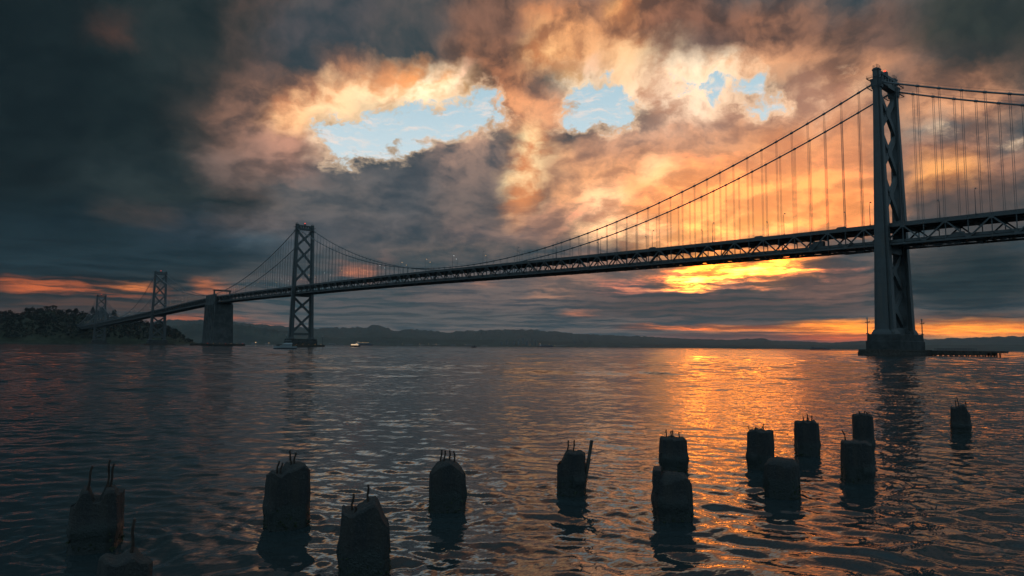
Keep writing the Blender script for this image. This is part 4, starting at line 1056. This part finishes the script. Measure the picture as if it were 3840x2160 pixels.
def piling(px, py, w, h, shape, rebars, label, seed):
    p = on_water(px, py); d = p[:2]-CAM[:2]; L = np.hypot(*d); d /= L; rt = np.array([d[1], -d[0]])
    side = rt if rt@_R[:2] > 0 else -rt
    depth = float(np.dot(p-CAM, _F)); w = w/(FPX*2576/3840)*depth*.97
    q_ = ray(px, h); h = CAM[2]+q_[2]/np.hypot(q_[0], q_[1])*L
    c = p[:2]+d*w*.35
    t = thing('piling', label, 'piling', (c[0], c[1], 0), 'old concrete pilings in the foreground water')
    rr = np.random.default_rng(seed); n = 72; turn = rr.uniform(-.35, .35); rings = []
    zs = list(np.linspace(-1.2, 0, 5))+list(np.linspace(.04, h, 34)[:-1])+[h-.02]
    def top_z(u, v):   # u,v in -1..1 across the crown
        if shape == 'notch': z = -.16*smoothstep((abs(u+.05)*-1+.35)/.2)-.22*smoothstep((-u-.62)/.35)-.06*(u > .7)
        elif shape == 'step': z = -.05*smoothstep((-u-.1)/.2)+.04*math.sin(3*u+v)-.05*smoothstep((abs(u)-.8)/.2)
        elif shape == 'slope': z = .05-.24*smoothstep((u-.35)/.6)-.05*smoothstep((-u-.2)/.3)+.04*math.sin(4*u)
        elif shape == 'round': z = -.26*abs(u)**2.4-.05*abs(v)**2
        elif shape == 'bite': z = -.34*smoothstep((-u-.25)/.7)**1.2-.04*smoothstep((u-.7)/.3)
        elif shape == 'dome': z = -.13*max(abs(u), abs(v))**3.2
        elif shape == 'broken': z = -.03*u*u+.03*math.sin(5*u)-.05*smoothstep((u-.3)/.3)
        else: z = -.02*abs(u)**3+.012*math.sin(7*u+3*v)
        return float(z)
    def ringat(z, shrink=1., crown=False):
        out = []
        for k in range(n):
            a = 2*math.pi*k/n+turn; ca, sa = math.cos(a-turn), math.sin(a-turn)
            e = 9.; r = min((abs(ca)**e+abs(sa)**e)**(-1/e), 1.20)*w/2*shrink
            nz = mnoise.fractal(Vector((math.cos(a)*1.8+seed*3, math.sin(a)*1.8, z*2.3)), 1., 2., 5)
            fl = .026*nz-.022*abs(math.sin(4*a+seed))**6+.010*mnoise.noise(Vector((math.cos(a)*9, math.sin(a)*9, z*16+seed)))
            bulge = .035*math.exp(-((z-.28)/.12)**2)*(1 if rr is not None and math.sin(a*1+seed) > .2 else 0)
            q = r*(1+fl)+bulge-.02*smoothstep((z-h+.35)/.35)*w
            lx, ly = q*math.cos(a), q*math.sin(a)
            zz = z
            if z > h*.62:
                f = (z-h*.62)/(h*.38); zz = z+top_z(lx/(w/2), ly/(w/2))*f*f*w/.62+(.030*mnoise.fractal(Vector((lx*7, ly*7, seed)), 1., 2., 4) if z >= h-.03 else 0)
            out.append((c[0]+side[0]*lx+d[0]*ly, c[1]+side[1]*lx+d[1]*ly, zz))
        return out
    for z in zs: rings.append(ringat(z))
    for sh in (.93, .8, .6, .4, .2, .05): rings.append(ringat(h+.006*(1-sh), sh, True))
    MB().loft(rings).build('concrete_shaft', 'wet_concrete', t)
    # growth at the tide line
    wd = MB()
    for k in range(150):
        a = rr.uniform(0, 6.283); e = 5.5; r = (abs(math.cos(a-turn))**e+abs(math.sin(a-turn))**e)**(-1/e)*w/2*1.01
        z = rr.uniform(-.05, .34)*rr.random()**.5; s = rr.uniform(.012, .032); x = c+side*(r*math.cos(a))+d*(r*math.sin(a)); v = rr.normal(size=(4, 3)); v /= np.linalg.norm(v, axis=1)[:, None]
        wd.add([(x[0]+q[0]*s, x[1]+q[1]*s, z+q[2]*s) for q in v], [(0, 1, 2), (0, 2, 3), (0, 3, 1), (1, 3, 2)])
    wd.build('barnacle_growth', 'weed', t, kind='stuff')
    for (u, v, ln, tilt) in rebars:
        x = c+side*(u*w)+d*(v*w); zt = h+top_z(u*2, v*2)*w/.62-.06
        pts = []
        for q in range(7):
            f = q/6; y = x+side*(tilt*f*f+.006*math.sin(q*1.7+seed)); pts.append((y[0], y[1], zt+(ln+.07)*f))
        rs = [.028, .018, .0145, .0135, .014, .0135, .0145]
        MB().tube(pts, rs, 7).build('rebar', 'rust', t, True)
    if shape == 'bite':
        x0 = c+side*(w*.49)-d*.1; x1 = c+side*(w*.63)-d*.1; x2 = c+side*(w*.74)-d*.1
        MB().beam((x0[0], x0[1], .30), (x1[0], x1[1], .66), .06, .05).beam((x1[0]-side[0]*.006, x1[1]-side[1]*.006, .64), (x2[0], x2[1], 1.0), .045, .042).build('broken_plank', 'timber', t)
    return t, c, side, d, w
for i, (px, py, w, h, shp, ln, rb, lb) in enumerate(PILES):
    t, c, side, d, w = piling(px, py, w, h, shp, rb, lb, 3+i)
    if i in (6, 7):     # chunk of old collar left clinging to the side
        x = c-side*(w*.46); z0, z1 = (.10, .42) if i == 6 else (.42, .78)
        mb = MB(); mb.loft([[(x[0]+side[0]*a+d[0]*b, x[1]+side[1]*a+d[1]*b, z) for a, b in ((-.06*k, -.2), (.08, -.24), (.08, .24), (-.06*k, .2))] for z, k in ((z0, .3), (z0+.08, .8), ((z0+z1)/2, 1.), (z1-.03, .9), (z1, .5))])
        mb.build('collar_chunk', 'wet_concrete', t)

# ------------------------------------------------------------------ haze over the bay
hz = MB(); hz.box((3500, -5500, 239.), (36000, 36000, 482))
m = bpy.data.materials.new('haze'); m.use_nodes = True; m.node_tree.nodes.clear(); h = G(m.node_tree)
vol = h.n('ShaderNodeVolumePrincipled'); vol.inputs['Color'].default_value = (.72, .86, .94, 1); vol.inputs['Density'].default_value = HAZE if 'HAZE' in globals() else 2.0e-5; vol.inputs['Anisotropy'].default_value = .3
oo = h.n('ShaderNodeOutputMaterial'); h.link(vol.outputs[0], oo.inputs['Volume'])
MATS['haze'] = m
hz.build('haze', 'haze', None, kind='stuff')['label'] = 'thin morning haze over the bay'
